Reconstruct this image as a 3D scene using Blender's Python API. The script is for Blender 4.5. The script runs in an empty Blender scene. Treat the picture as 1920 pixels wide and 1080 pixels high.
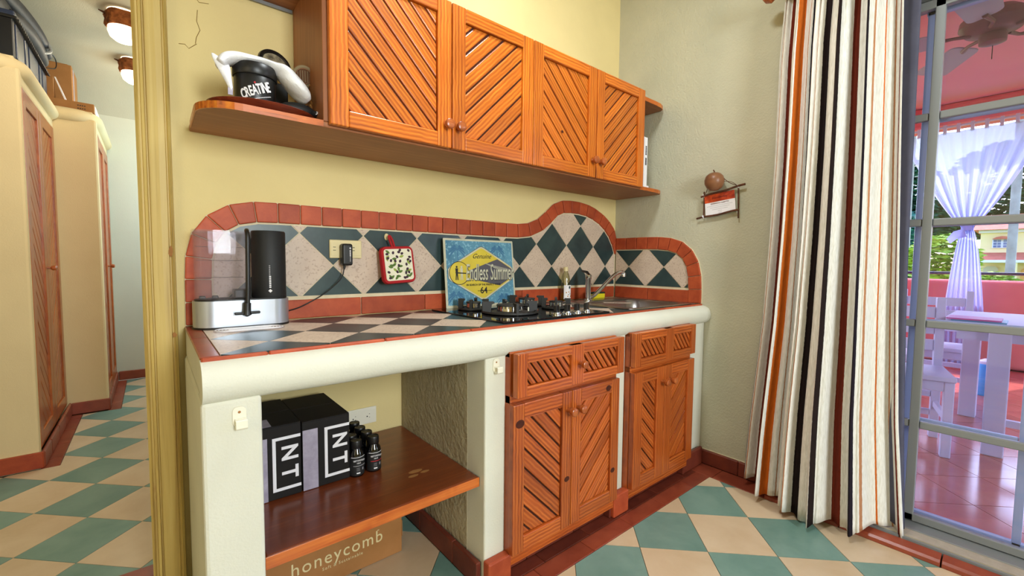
import bpy, math, random
from mathutils import Vector, Matrix
random.seed(7)
PI = math.pi
scn = bpy.context.scene
C = scn.collection

# ------------------------------------------------------------------ camera
def set_camera():
    yaw, pitch, roll, fpx = 0.8770736, -0.0588155, 0.0095025, 810.563
    f = Vector((math.cos(yaw)*math.cos(pitch), math.sin(yaw)*math.cos(pitch), math.sin(pitch)))
    r = Vector((math.sin(yaw), -math.cos(yaw), 0)); u = r.cross(f)
    r2 = r*math.cos(roll)+u*math.sin(roll); u2 = -r*math.sin(roll)+u*math.cos(roll)
    cd = bpy.data.cameras.new('camera'); cd.sensor_width = 36; cd.lens = 36*fpx/1920
    cd.clip_start = 0.02; cd.clip_end = 300
    o = bpy.data.objects.new('camera', cd); C.objects.link(o)
    M = Matrix(((r2.x, u2.x, -f.x, -2.28305), (r2.y, u2.y, -f.y, -1.71914), (r2.z, u2.z, -f.z, 1.07749), (0, 0, 0, 1)))
    o.matrix_world = M
    scn.camera = o
set_camera()
# ------------------------------------------------------------------ world, sun, large lights, exposure
w = bpy.data.worlds.new('world'); scn.world = w; w.use_nodes = True
wn = w.node_tree.nodes; wl = w.node_tree.links
bg = wn['Background']
sky = wn.new('ShaderNodeTexSky'); sky.sky_type = 'NISHITA'; sky.sun_disc = False
sky.sun_elevation = math.radians(50); sky.sun_rotation = math.radians(70); sky.air_density = 1.0; sky.dust_density = 1.5
wl.new(sky.outputs[0], bg.inputs[0]); bg.inputs[1].default_value = 1.25
def sun(direction, energy, color, angle=0.01):
    l = bpy.data.lights.new('sun', 'SUN'); l.energy = energy; l.color = color; l.angle = angle
    o = bpy.data.objects.new('sun', l); C.objects.link(o)
    o.rotation_euler = Vector(direction).to_track_quat('-Z', 'Y').to_euler()
sun((-0.62, 0.30, -0.80), 9.0, (1.0, .93, .82))
def area(name, loc, direction, sx, sy, power, color):
    l = bpy.data.lights.new(name, 'AREA'); l.shape = 'RECTANGLE'; l.size = sx; l.size_y = sy; l.energy = power; l.color = color
    o = bpy.data.objects.new(name, l); C.objects.link(o); o.location = loc
    o.rotation_euler = Vector(direction).to_track_quat('-Z', 'Z').to_euler()
    return o
# daylight from the kitchen's other window (behind the camera), its ceiling lamp, the hall window
area('daylight_window', (-1.75, -4.3, 1.75), (0.02, 1, -0.06), 0.75, 1.2, 112, (0.90, 0.97, 1.0))
area('warm_side_fill', (-4.2, -2.6, 1.7), (1, 0.35, -0.08), 1.6, 1.3, 16, (1.0, 0.88, 0.66))  # warm fill added behind the camera on the left, not a window
area('ceiling_lamp_light', (-1.3, -.90, 2.80), (0.0, 0.1, -1), 0.28, 0.28, 24, (0.92, 0.98, 1.0))
area('hall_window_light', (-1.55, 2.75, 1.75), (-1, 0.55, -0.15), 0.9, 1.1, 26, (0.62, 0.90, 1.0))
area('hall_front_light', (-2.2, 0.55, 2.25), (-.55, 0.8, -.6), 0.4, 0.4, 13, (1.0, 0.90, 0.70))
vs = scn.view_settings
vs.view_transform = 'Standard'; vs.look = 'None'; vs.gamma = 1; vs.exposure = -0.06; vs.use_curve_mapping = False

# ------------------------------------------------------------------ materials
def lin(c):
    return tuple((v/12.92 if v <= .04045 else ((v+.055)/1.055)**2.4) for v in [x/255 for x in c])
MATS = {}
def base_mat(name, col, rough=.6, metal=0, spec=.5, **k):
    m = bpy.data.materials.new(name); m.use_nodes = True
    b = m.node_tree.nodes['Principled BSDF']
    b.inputs['Base Color'].default_value = (*lin(col), 1); b.inputs['Roughness'].default_value = rough
    b.inputs['Metallic'].default_value = metal; b.inputs['Specular IOR Level'].default_value = spec
    for kk, v in k.items(): b.inputs[kk.replace('_', ' ')].default_value = v
    MATS[name] = m
    return m
def nodes(m): return m.node_tree.nodes, m.node_tree.links, m.node_tree.nodes['Principled BSDF']
def N(m, t, **k):
    n = m.node_tree.nodes.new(t)
    for a, v in k.items():
        if hasattr(n, a): setattr(n, a, v)
    return n
def coords(m, scale=(1, 1, 1), rand=True, rot=(0, 0, 0)):
    ns, ls, b = nodes(m)
    tc = N(m, 'ShaderNodeTexCoord'); mp = N(m, 'ShaderNodeMapping'); mp.inputs['Scale'].default_value = scale
    mp.inputs['Rotation'].default_value = rot
    if rand:
        oi = N(m, 'ShaderNodeObjectInfo'); ad = N(m, 'ShaderNodeVectorMath', operation='ADD'); mu = N(m, 'ShaderNodeMath', operation='MULTIPLY')
        mu.inputs[1].default_value = 37.0; ls.new(oi.outputs['Random'], mu.inputs[0])
        ls.new(tc.outputs['Object'], ad.inputs[0]); ls.new(mu.outputs[0], ad.inputs[1]); ls.new(ad.outputs[0], mp.inputs[0])
    else: ls.new(tc.outputs['Object'], mp.inputs[0])
    return mp
def ramp(m, src, stops, interp='LINEAR'):
    r = N(m, 'ShaderNodeValToRGB'); cr = r.color_ramp; cr.interpolation = interp
    while len(cr.elements) < len(stops): cr.elements.new(.5)
    for e, (p, c) in zip(cr.elements, stops): e.position = p; e.color = (*lin(c), 1)
    m.node_tree.links.new(src, r.inputs[0]); return r
def noise(m, vec, scale, detail=4, rough=.55, dist=0):
    n = N(m, 'ShaderNodeTexNoise'); n.inputs['Scale'].default_value = scale; n.inputs['Detail'].default_value = detail
    n.inputs['Roughness'].default_value = rough; n.inputs['Distortion'].default_value = dist
    m.node_tree.links.new(vec, n.inputs['Vector']); return n
def bump(m, h, strength, dist=.002):
    ns, ls, b = nodes(m); bp = N(m, 'ShaderNodeBump'); bp.inputs['Strength'].default_value = strength; bp.inputs['Distance'].default_value = dist
    ls.new(h, bp.inputs['Height']); ls.new(bp.outputs[0], b.inputs['Normal'])
def mix(m, a, b_, fac, mode='MIX'):
    x = N(m, 'ShaderNodeMix', data_type='RGBA', blend_type=mode); ls = m.node_tree.links
    if isinstance(fac, float): x.inputs[0].default_value = fac
    else: ls.new(fac, x.inputs[0])
    for i, v in ((6, a), (7, b_)):
        if isinstance(v, tuple): x.inputs[i].default_value = (*lin(v), 1)
        else: ls.new(v, x.inputs[i])
    return x.outputs[2]
def hue_rand(m, colsock, vamt=.15, hamt=.0):
    """per object brightness variation"""
    oi = N(m, 'ShaderNodeObjectInfo'); mr = N(m, 'ShaderNodeMapRange'); mr.inputs[3].default_value = 1-vamt; mr.inputs[4].default_value = 1+vamt
    m.node_tree.links.new(oi.outputs['Random'], mr.inputs[0])
    hs = N(m, 'ShaderNodeHueSaturation'); m.node_tree.links.new(mr.outputs[0], hs.inputs['Value']); m.node_tree.links.new(colsock, hs.inputs['Color'])
    return hs.outputs[0]
def plaster(name, c1, c2, scale=6, bs=.35, fine=180, bd=.0025):
    m = base_mat(name, c1, .75, spec=.25); ns, ls, b = nodes(m); v = coords(m, rand=False)
    n1 = noise(m, v.outputs[0], scale, 5); r = ramp(m, n1.outputs[0], [(.35, c1), (.7, c2)]); ls.new(r.outputs[0], b.inputs['Base Color'])
    n2 = noise(m, v.outputs[0], fine, 3); n3 = noise(m, v.outputs[0], 14, 3); ma = N(m, 'ShaderNodeMath', operation='ADD'); ls.new(n2.outputs[0], ma.inputs[0]); ls.new(n3.outputs[0], ma.inputs[1])
    bump(m, ma.outputs[0], bs, bd); return m
def wood(name, light, mid, dark, grain=24, rough=.32, coat=.25, vr=.14, warp=2.2, ww=.30):
    """grain runs along local X"""
    m = base_mat(name, mid, rough, spec=.4); ns, ls, b = nodes(m)
    v = coords(m, (1.2, 1, 1)); vv = coords(m, (2.2, 60, 60))
    d = noise(m, v.outputs[0], 3.0, 2)
    w_ = N(m, 'ShaderNodeTexWave', wave_type='BANDS', bands_direction='Y'); w_.inputs['Scale'].default_value = grain
    w_.inputs['Distortion'].default_value = warp; w_.inputs['Detail'].default_value = 2; w_.inputs['Detail Scale'].default_value = .7
    ls.new(v.outputs[0], w_.inputs['Vector'])
    n = noise(m, vv.outputs[0], 2.2, 5, .6)
    ad = N(m, 'ShaderNodeMath', operation='MULTIPLY_ADD'); ls.new(w_.outputs['Fac'], ad.inputs[0]); ad.inputs[1].default_value = ww
    hf = N(m, 'ShaderNodeMath', operation='MULTIPLY'); hf.inputs[1].default_value = 1.0-ww*.9; ls.new(n.outputs[0], hf.inputs[0]); ls.new(hf.outputs[0], ad.inputs[2])
    r = ramp(m, ad.outputs[0], [(.22, light), (.5, mid), (.62, mid), (.86, dark)])
    big = ramp(m, d.outputs[0], [(.35, (255, 255, 255)), (.75, (205, 190, 180))])
    c = mix(m, r.outputs[0], big.outputs[0], .6, 'MULTIPLY')
    ls.new(hue_rand(m, c, vr), b.inputs['Base Color'])
    b.inputs['Coat Weight'].default_value = coat; b.inputs['Coat Roughness'].default_value = .22
    bump(m, n.outputs[0], .25, .0008); return m
def mottled(name, c1, c2, scale=8, rough=.5, spec=.4, vr=.08, bs=.12, speck=None, detail=5, rrand=True):
    m = base_mat(name, c1, rough, spec=spec); ns, ls, b = nodes(m); v = coords(m, rand=rrand)
    n1 = noise(m, v.outputs[0], scale, detail, .6, .3); r = ramp(m, n1.outputs[0], [(.32, c1), (.68, c2)])
    c = r.outputs[0]
    if speck:
        n2 = noise(m, v.outputs[0], scale*14, 2, .5); k = ramp(m, n2.outputs[0], [(.36, (255, 255, 255)), (.44, (0, 0, 0))])
        c = mix(m, c, speck, k.outputs[0])
    ls.new(hue_rand(m, c, vr), b.inputs['Base Color'])
    n3 = noise(m, v.outputs[0], scale*8, 3); bump(m, n3.outputs[0], bs, .0015); return m

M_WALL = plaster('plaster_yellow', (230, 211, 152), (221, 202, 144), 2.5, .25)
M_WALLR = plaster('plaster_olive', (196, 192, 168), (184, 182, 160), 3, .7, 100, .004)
M_WHITE = plaster('painted_masonry', (221, 220, 205), (211, 210, 196), 3, .35)
M_ROUGH = plaster('rough_plaster', (188, 178, 150), (168, 158, 132), 5, 1.0, 60, .009)
M_HALL = plaster('plaster_hall', (228, 206, 160), (220, 197, 152), 2, .25)
M_HALLEND = plaster('plaster_hall_end', (206, 204, 186), (198, 197, 180), 2, .3)
M_CEIL = plaster('ceiling_plaster', (190, 186, 165), (180, 176, 156), 2, .5)
M_DOORTRIM = None
M_PINE = wood('pine_orange', (230, 142, 46), (200, 102, 24), (112, 44, 10), ww=.34)
M_PINE2 = wood('pine_red', (212, 120, 50), (178, 84, 30), (90, 34, 14), ww=.34)
M_BOARD = wood('pine_board', (184, 122, 78), (158, 100, 62), (122, 72, 42), 8, .5, .05, .05, 4, .10)
M_SHELF = wood('shelf_plank', (152, 78, 36), (124, 56, 24), (82, 32, 14), 5, .3, .35, .03, 6, .14)
M_HALLPINE = wood('pine_hall', (196, 112, 50), (166, 82, 32), (108, 46, 18))
M_TERRA = mottled('terracotta', (188, 86, 48), (160, 64, 36), 14, .5, .35, .14, .3)
M_TERRAD = mottled('terracotta_dark', (122, 56, 40), (98, 42, 32), 10, .42, .4, .1, .2)
M_TERRAF = mottled('terracotta_waxed', (150, 72, 50), (126, 54, 38), 9, .3, .5, .12, .15)
M_GROUTW = mottled('grout_white', (226, 212, 180), (214, 200, 168), 20, .8, .2, 0, .3)
M_GROUTD = mottled('grout_floor', (112, 92, 70), (90, 72, 56), 20, .8, .2, 0, .2)
M_TGREEN = mottled('tile_dark_green', (52, 72, 72), (34, 52, 56), 9, .33, .5, .08, .1)
M_TROSE = mottled('tile_rose_beige', (216, 196, 176), (200, 178, 160), 9, .42, .4, .05, .1, (186, 162, 144))
M_FGREEN = mottled('floor_tile_green', (124, 156, 146), (102, 138, 128), 5, .34, .5, .06, .06)
M_FBEIGE = mottled('floor_tile_beige', (216, 194, 164), (202, 176, 142), 5, .34, .5, .05, .06)
M_BLACKPL = base_mat('black_plastic', (18, 18, 20), .38)
M_BLACKMAT = base_mat('black_matt', (24, 25, 27), .6)
M_CAST = base_mat('cast_iron_black', (30, 29, 28), .55)
M_BGLASS = base_mat('black_glass', (8, 8, 10), .06, spec=.8)
M_CHROME = base_mat('chrome', (210, 212, 215), .12, 1)
M_STEEL = base_mat('brushed_steel', (170, 168, 165), .28, 1)
M_SILVER = base_mat('silver_paint', (188, 194, 204), .33, .75)
M_ALU = base_mat('aluminium_frame', (136, 139, 140), .42, .2)
M_ALUW = base_mat('aluminium_skylit', (168, 184, 214), .35, .2)  # same frame aluminium with blue skylight put into its colour
M_WHITEP = base_mat('white_plastic', (236, 232, 214), .4)
M_CREAMP = base_mat('cream_plastic', (226, 210, 160), .4)
M_INK = base_mat('white_ink', (236, 234, 238), .6)
M_INKB = base_mat('black_ink', (22, 20, 22), .6)
M_INKG = base_mat('grey_ink', (150, 148, 150), .6)
M_INKR = base_mat('red_ink', (190, 30, 40), .6)
M_DARK = base_mat('dark_slot', (10, 9, 8), .9)
M_TOWEL = mottled('towel_cotton', (238, 238, 240), (222, 222, 226), 40, .95, .1, 0, .6)
M_CARD = mottled('cardboard', (172, 122, 74), (156, 108, 62), 6, .8, .2, .03, .1)
M_BOXBLK = mottled('black_carton', (24, 22, 22), (34, 30, 28), 6, .7, .25, .0, .1)
M_TAPE = mottled('silver_tape', (176, 168, 186), (150, 142, 160), 30, .35, .5, 0, .3)
M_GOURD = mottled('gourd', (142, 96, 64), (108, 68, 44), 9, .38, .4, 0, .1)
M_TWIG = mottled('twig', (110, 70, 48), (58, 34, 26), 30, .8, .2, .1, .4)
M_ROPE = mottled('rope', (190, 140, 80), (140, 90, 44), 60, .9, .1, .0, .6)
M_TRAYW = wood('tray_wood', (150, 66, 38), (112, 44, 26), (74, 26, 18), 10, .25, .5, .02, 3, .15)
M_KNOB = wood('knob_wood', (196, 112, 56), (166, 84, 36), (106, 46, 20), 40, .3, .4, .1, 2)
M_PINK = plaster('pink_plaster', (238, 118, 122), (226, 104, 110), 3, .2)
M_PINKC = plaster('pink_ceiling', (250, 172, 176), (246, 162, 168), 2, .1)
M_PATIO = mottled('patio_tile', (206, 112, 98), (190, 92, 82), 4, .16, .6, .08, .05)
M_FURN = base_mat('white_painted_wood', (214, 210, 232), .45)
M_TOWELR = base_mat('red_fabric', (168, 14, 24), .8)
M_JOINT = base_mat('joint_shadow_wood', (70, 28, 12), .8)
M_STRAW = mottled('plaster_crack', (150, 120, 60), (130, 100, 50), 50, .9, .1, 0, 0)

def glass_mat(name, tint, gloss=.07, rough=.02, diff=0, diffc=(255, 255, 255)):
    m = bpy.data.materials.new(name); m.use_nodes = True; ns, ls = m.node_tree.nodes, m.node_tree.links
    for n in list(ns): ns.remove(n)
    o = ns.new('ShaderNodeOutputMaterial'); t = ns.new('ShaderNodeBsdfTransparent'); t.inputs[0].default_value = (*lin(tint), 1)
    g = ns.new('ShaderNodeBsdfGlossy'); g.inputs['Roughness'].default_value = rough
    fr = ns.new('ShaderNodeLayerWeight'); fr.inputs['Blend'].default_value = .25
    mr = ns.new('ShaderNodeMapRange'); mr.inputs[3].default_value = gloss; mr.inputs[4].default_value = min(1, gloss*6)
    ls.new(fr.outputs['Fresnel'], mr.inputs[0])
    mx = ns.new('ShaderNodeMixShader'); ls.new(mr.outputs[0], mx.inputs[0]); ls.new(t.outputs[0], mx.inputs[1]); ls.new(g.outputs[0], mx.inputs[2])
    out = mx.outputs[0]
    if diff:
        d = ns.new('ShaderNodeBsdfDiffuse'); d.inputs[0].default_value = (*lin(diffc), 1); tr = ns.new('ShaderNodeBsdfTranslucent'); tr.inputs[0].default_value = (*lin(diffc), 1)
        dm = ns.new('ShaderNodeMixShader'); dm.inputs[0].default_value = .5; ls.new(d.outputs[0], dm.inputs[1]); ls.new(tr.outputs[0], dm.inputs[2])
        m2 = ns.new('ShaderNodeMixShader'); m2.inputs[0].default_value = diff; ls.new(out, m2.inputs[1]); ls.new(dm.outputs[0], m2.inputs[2]); out = m2.outputs[0]
    ls.new(out, o.inputs[0]); MATS[name] = m; return m
M_PANE = glass_mat('window_glass', (248, 248, 255), .035, .0)
M_TANK = glass_mat('clear_tank', (250, 249, 251), .008, .03, .07, (244, 240, 244))
M_CLEARG = glass_mat('clear_bottle_glass', (226, 228, 200), .10, .03)
M_AMBER = glass_mat('jar_glass', (150, 120, 80), .05, .2, .85, (200, 184, 150))
M_SHEER = glass_mat('sheer_voile', (235, 236, 255), .0, .5, .92, (204, 212, 250))
M_SOAP = glass_mat('yellow_soap', (240, 190, 20), .05, .1, .4, (240, 190, 20))
def emis(name, col, s):
    m = base_mat(name, col, .5); b = m.node_tree.nodes['Principled BSDF']; b.inputs['Emission Color'].default_value = (*lin(col), 1); b.inputs['Emission Strength'].default_value = s; return m
M_GLOBE = emis('lit_glass_globe', (255, 240, 205), 2.6)
def make_trim_mat():
    m = base_mat('yellow_painted_wood', (206, 180, 104), .5); ns, ls, b = nodes(m)
    v = coords(m, (45, 45, 1.3), rand=False); n = noise(m, v.outputs[0], 1.0, 5, .6, .4)
    r = ramp(m, n.outputs[0], [(.3, (164, 132, 70)), (.48, (200, 172, 98)), (.62, (206, 180, 108)), (.8, (218, 196, 128))])
    v2 = coords(m, (30, 30, 3), rand=False); n2 = noise(m, v2.outputs[0], 1.2, 4, .7); k = ramp(m, n2.outputs[0], [(.64, (0, 0, 0)), (.74, (255, 255, 255))])
    c = mix(m, r.outputs[0], (160, 112, 62), k.outputs[0]); ls.new(c, b.inputs['Base Color']); bump(m, n.outputs[0], .3, .001); return m
M_DOORTRIM = make_trim_mat()

# ------------------------------------------------------------------ object helpers
W = {}
XF = None        # optional transform applied to everything put() builds (for fronts on other walls)
def empty(name, loc, label, cat, group=None):
    o = bpy.data.objects.new(name, None); C.objects.link(o); o.location = loc; o.empty_display_size = .05
    o['label'] = label; o['category'] = cat
    if group: o['group'] = group
    W[o.name] = Matrix.Translation(loc); return o
def tag(o, label, cat, group=None):
    o['label'] = label; o['category'] = cat
    if group: o['group'] = group
    return o
class MB:
    def __init__(s): s.v = []; s.f = []
    def add(s, vs_, fs):
        b = len(s.v); s.v += [tuple(x) for x in vs_]; s.f += [tuple(b+i for i in f) for f in fs]; return s
    def box(s, x0, x1, y0, y1, z0, z1, M=None):
        vs_ = [Vector(p) for p in ((x0, y0, z0), (x1, y0, z0), (x1, y1, z0), (x0, y1, z0), (x0, y0, z1), (x1, y0, z1), (x1, y1, z1), (x0, y1, z1))]
        if M: vs_ = [M @ p for p in vs_]
        return s.add(vs_, [(0, 3, 2, 1), (4, 5, 6, 7), (0, 1, 5, 4), (1, 2, 6, 5), (2, 3, 7, 6), (3, 0, 4, 7)])
    def prism(s, poly, fn0, fn1):
        """poly 2D; fn0/fn1 map 2D -> 3D for both caps"""
        n = len(poly); a = [fn0(*p) for p in poly]; b = [fn1(*p) for p in poly]
        return s.add(a+b, [tuple(range(n)), tuple(reversed(range(n, 2*n)))]+[(i, i+n, (i+1) % n+n, (i+1) % n) for i in range(n)])
    def tube(s, pts, r, n=8, caps=True):
        pts = [Vector(p) for p in pts]; rs = r if isinstance(r, (list, tuple)) else [r]*len(pts)
        rings = []; up = Vector((0, 0, 1))
        t0 = (pts[1]-pts[0]).normalized()
        if abs(t0.dot(up)) > .95: up = Vector((1, 0, 0))
        a = t0.cross(up).normalized()
        for i, p in enumerate(pts):
            t = (pts[min(i+1, len(pts)-1)]-pts[max(i-1, 0)]).normalized()
            a = (a-t*a.dot(t)).normalized(); b = t.cross(a)
            rings.append([p+(a*math.cos(2*PI*k/n)+b*math.sin(2*PI*k/n))*rs[i] for k in range(n)])
        vs_ = [q for R in rings for q in R]; fs = []
        for i in range(len(pts)-1):
            for k in range(n): fs.append((i*n+k, i*n+(k+1) % n, (i+1)*n+(k+1) % n, (i+1)*n+k))
        if caps: fs += [tuple(reversed(range(n))), tuple(range((len(pts)-1)*n, len(pts)*n))]
        return s.add(vs_, fs)
    def lathe(s, prof, n=24, M=None, sx=1, sy=1):
        """prof [(r,z)] about local Z"""
        M = M or Matrix.Identity(4); vs_ = []; fs = []
        for r, z in prof:
            for k in range(n): vs_.append(M @ Vector((max(r, 1e-5)*sx*math.cos(2*PI*k/n), max(r, 1e-5)*sy*math.sin(2*PI*k/n), z)))
        for i in range(len(prof)-1):
            for k in range(n): fs.append((i*n+k, i*n+(k+1) % n, (i+1)*n+(k+1) % n, (i+1)*n+k))
        fs += [tuple(reversed(range(n))), tuple(range((len(prof)-1)*n, len(prof)*n))]
        return s.add(vs_, fs)
    def sphere(s, c, r, n=16, sc=(1, 1, 1)):
        prof = [(r*math.sin(PI*i/(n//2)), -r*math.cos(PI*i/(n//2))) for i in range(n//2+1)]
        return s.lathe(prof, n, Matrix.Translation(c) @ Matrix.Diagonal((*sc, 1)))
    def mesh(s, name, M=None):
        me = bpy.data.meshes.new(name); vs_ = s.v
        if M is not None: vs_ = [tuple(M @ Vector(p)) for p in vs_]
        me.from_pydata(vs_, [], s.f); me.update(); return me
def put(name, mb, mat, parent=None, M=None, smooth=False, bevel=0, seg=2, sub=0, solid=0, mesh=None):
    """mb in world coords (M None) or in local coords of world matrix M"""
    P = W[parent.name] if parent else Matrix.Identity(4)
    if XF is not None and M is not None: M = XF @ M
    if mesh is None:
        mesh = mb.mesh(name, (P.inverted() @ XF if XF is not None else P.inverted()) if M is None else None)
        mesh.materials.append(mat)
        if smooth:
            for p in mesh.polygons: p.use_smooth = True
    o = bpy.data.objects.new(name, mesh); C.objects.link(o)
    if parent: o.parent = parent
    if M is not None: o.matrix_basis = P.inverted() @ M; W[o.name] = M.copy()
    else: W[o.name] = P.copy()
    if solid: md = o.modifiers.new('s', 'SOLIDIFY'); md.thickness = solid; md.offset = 0
    if bevel: md = o.modifiers.new('b', 'BEVEL'); md.width = bevel; md.segments = seg; md.limit_method = 'ANGLE'; md.angle_limit = .7
    if sub: md = o.modifiers.new('u', 'SUBSURF'); md.levels = sub; md.render_levels = sub
    if smooth and bevel == 0 and hasattr(mesh, 'set_sharp_from_angle'):
        mesh.set_sharp_from_angle(angle=.75)
    return o
def struct(name, mb, mat, parent=None, **k):
    o = put(name, mb, mat, parent, **k)
    if not parent: o['kind'] = 'structure'
    return o
def bx(*a): return MB().box(*a)
def plank(name, p0, p1, wdt, th, nrm, mat, parent, bevel=.003, M0=None):
    """board whose grain runs p0->p1, width across, thickness along nrm (centre line at mid thickness)"""
    p0, p1, z = Vector(p0), Vector(p1), Vector(nrm).normalized(); x = (p1-p0); L = x.length; x.normalize(); y = z.cross(x); c = (p0+p1)/2
    M = Matrix(((x.x, y.x, z.x, c.x), (x.y, y.y, z.y, c.y), (x.z, y.z, z.z, c.z), (0, 0, 0, 1)))
    return put(name, MB().box(-L/2, L/2, -wdt/2, wdt/2, -th/2, th/2), mat, parent, M=M, bevel=bevel)
def clip(subject, clipper):
    """Sutherland-Hodgman: subject (any) by convex CCW clipper"""
    out = list(subject)
    for i in range(len(clipper)):
        a, b = clipper[i], clipper[(i+1) % len(clipper)]; inp = out; out = []
        if not inp: break
        def side(p): return (b[0]-a[0])*(p[1]-a[1])-(b[1]-a[1])*(p[0]-a[0])
        for j in range(len(inp)):
            p, q = inp[j-1], inp[j]; sp, sq = side(p), side(q)
            if (sp >= 0) != (sq >= 0):
                t = sp/(sp-sq); out.append((p[0]+(q[0]-p[0])*t, p[1]+(q[1]-p[1])*t))
            if sq >= 0: out.append(q)
    r = []
    for p in out:
        if not r or math.hypot(p[0]-r[-1][0], p[1]-r[-1][1]) > 1e-5: r.append(p)
    if len(r) > 1 and math.hypot(r[0][0]-r[-1][0], r[0][1]-r[-1][1]) < 1e-5: r.pop()
    return r
def parea(p): return .5*sum(p[i-1][0]*p[i][1]-p[i][0]*p[i-1][1] for i in range(len(p)))
def ccw(p): return p if parea(p) > 0 else list(reversed(p))
def text(name, s, M, size, mat, parent, ext=.0004, shear=0, align='CENTER', space=1, xs=1, bold=0):
    cu = bpy.data.curves.new(name, 'FONT'); cu.body = s; cu.size = size; cu.align_x = align; cu.align_y = 'CENTER'; cu.extrude = ext
    cu.shear = shear; cu.space_character = space; cu.resolution_u = 3; cu.offset = bold
    t = bpy.data.objects.new(name+'_tmp', cu); C.objects.link(t)
    dg = bpy.context.evaluated_depsgraph_get(); me = bpy.data.meshes.new_from_object(t.evaluated_get(dg)); me.name = name
    bpy.data.objects.remove(t); me.materials.clear(); me.materials.append(mat)
    return put(name, None, mat, parent, M=M @ Matrix.Diagonal((xs, 1, 1, 1)), mesh=me)
def frame(o, x, y):
    """matrix at o with in-plane axes x,y"""
    o, x, y = Vector(o), Vector(x).normalized(), Vector(y).normalized(); z = x.cross(y).normalized(); y = z.cross(x)
    return Matrix(((x.x, y.x, z.x, o.x), (x.y, y.y, z.y, o.y), (x.z, y.z, z.z, o.z), (0, 0, 0, 1)))
def catmull(pts, n=6):
    out = []
    for i in range(len(pts)-1):
        p0, p1, p2, p3 = pts[max(i-1, 0)], pts[i], pts[i+1], pts[min(i+2, len(pts)-1)]
        for k in range(n):
            t = k/n; out.append(tuple(.5*((2*p1[j])+(-p0[j]+p2[j])*t+(2*p0[j]-5*p1[j]+4*p2[j]-p3[j])*t*t+(-p0[j]+3*p1[j]-3*p2[j]+p3[j])*t**3) for j in range(len(p1))))
    out.append(tuple(pts[-1])); return out
def resample(pts, step):
    L = [0]
    for a, b in zip(pts, pts[1:]): L.append(L[-1]+math.dist(a, b))
    n = max(1, round(L[-1]/step)); out = []
    for k in range(n+1):
        d = L[-1]*k/n; i = 0
        while i < len(L)-2 and L[i+1] < d: i += 1
        t = (d-L[i])/max(1e-9, L[i+1]-L[i]); out.append(tuple(pts[i][j]+(pts[i+1][j]-pts[i][j])*t for j in range(len(pts[0]))))
    return out

# ------------------------------------------------------------------ STRUCTURE
CEIL = 2.9
mb = MB()
mb.box(-2.307, 0.25, 0, .18, 0, CEIL)                       # right of the doorway
mb.box(-4.6, -3.16, 0, .18, 0, CEIL)
mb.box(-3.16, -2.307, 0, .18, 2.12, CEIL)
wb = struct('wall_back', mb, M_WALL)
# hairline crack in the plaster
for k, pts in enumerate([[(-2.15, 1.86), (-2.153, 1.825), (-2.145, 1.80), (-2.155, 1.775), (-2.158, 1.755)], [(-2.155, 1.755), (-2.175, 1.735), (-2.185, 1.745), (-2.2, 1.742)], [(-2.158, 1.9), (-2.145, 1.885), (-2.12, 1.89)]]):
    put('plaster_crack', MB().tube([(x, -.0005, z) for x, z in pts], .0009, 4), M_STRAW, wb)
mb = MB(); mb.box(0, .18, -.98, 0, 0, CEIL); mb.box(0, .18, -2.95, -.98, 2.2, CEIL); mb.box(0, .18, -4.7, -2.95, 0, CEIL)
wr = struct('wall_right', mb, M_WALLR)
mb = MB(); mb.box(-4.6, .18, -4.8, -4.62, 0, CEIL); struct('wall_front', mb, M_WALL)
mb = MB(); mb.box(-4.78, -4.6, -4.8, 4.0, 0, CEIL); struct('wall_left', mb, M_WALL)
struct('ceiling', bx(-4.78, .25, -4.8, .18, CEIL, CEIL+.12), M_CEIL)
struct('wall_hall_end', bx(-4.6, -1.3, 3.41, 3.55, 0, 2.9), M_HALLEND)
struct('wall_hall_right', bx(-1.45, -1.3, .18, 3.41, 0, 2.9), M_HALLEND)
# hall ceiling with a coved junction to the end wall
prof = [(.18, 2.62), (2.80, 2.62)]+[(2.80+.61*math.sin(a), 2.30+.32*math.cos(a)) for a in [PI/2*k/6 for k in range(1, 7)]]+[(3.41, 2.9), (.18, 2.9)]
mb = MB(); mb.prism(prof, lambda y, z: (-4.6, y, z), lambda y, z: (-1.45, y, z)); struct('ceiling_hall', mb, M_CEIL, smooth=True)

# floor: bed + individual tiles
floor = struct('floor', bx(-4.6, 0.18, -4.8, 3.41, -.12, -.004), M_GROUTD)
T = .25; H = T*math.sqrt(.5)
def diamond(cx, cy, h, g=0.0012):
    h -= g*1.414; return [(cx+h, cy), (cx, cy+h), (cx-h, cy), (cx, cy-h)]
full = {}
def floor_tile(parent, poly_region, cx, cy, h, mat, key, z0, z1, name='tile', minarea=.0003, g=.0012):
    d = diamond(cx, cy, h, g); p = clip(poly_region, d)
    if len(p) < 3 or abs(parea(p)) < minarea: return
    fullA = 2*(h-g*1.414)**2
    if abs(abs(parea(p))-fullA) < 1e-6:
        M = Matrix.Translation((cx, cy, 0))
        if key not in full:
            mb = MB(); q = diamond(0, 0, h, g); mb.prism(q[::-1], lambda x, y: (x, y, z0), lambda x, y: (x, y, z1))
            me = mb.mesh(name); me.materials.append(mat); full[key] = me
        put(name, None, mat, parent, M=M, mesh=full[key])
    else:
        c0 = (sum(a for a, b in p)/len(p), sum(b for a, b in p)/len(p))
        q = ccw([(a-c0[0], b-c0[1]) for a, b in p]); mb = MB(); mb.prism(q[::-1], lambda x, y: (x, y, z0), lambda x, y: (x, y, z1))
        put(name, mb, mat, parent, M=Matrix.Translation((c0[0], c0[1], 0)))
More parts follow.
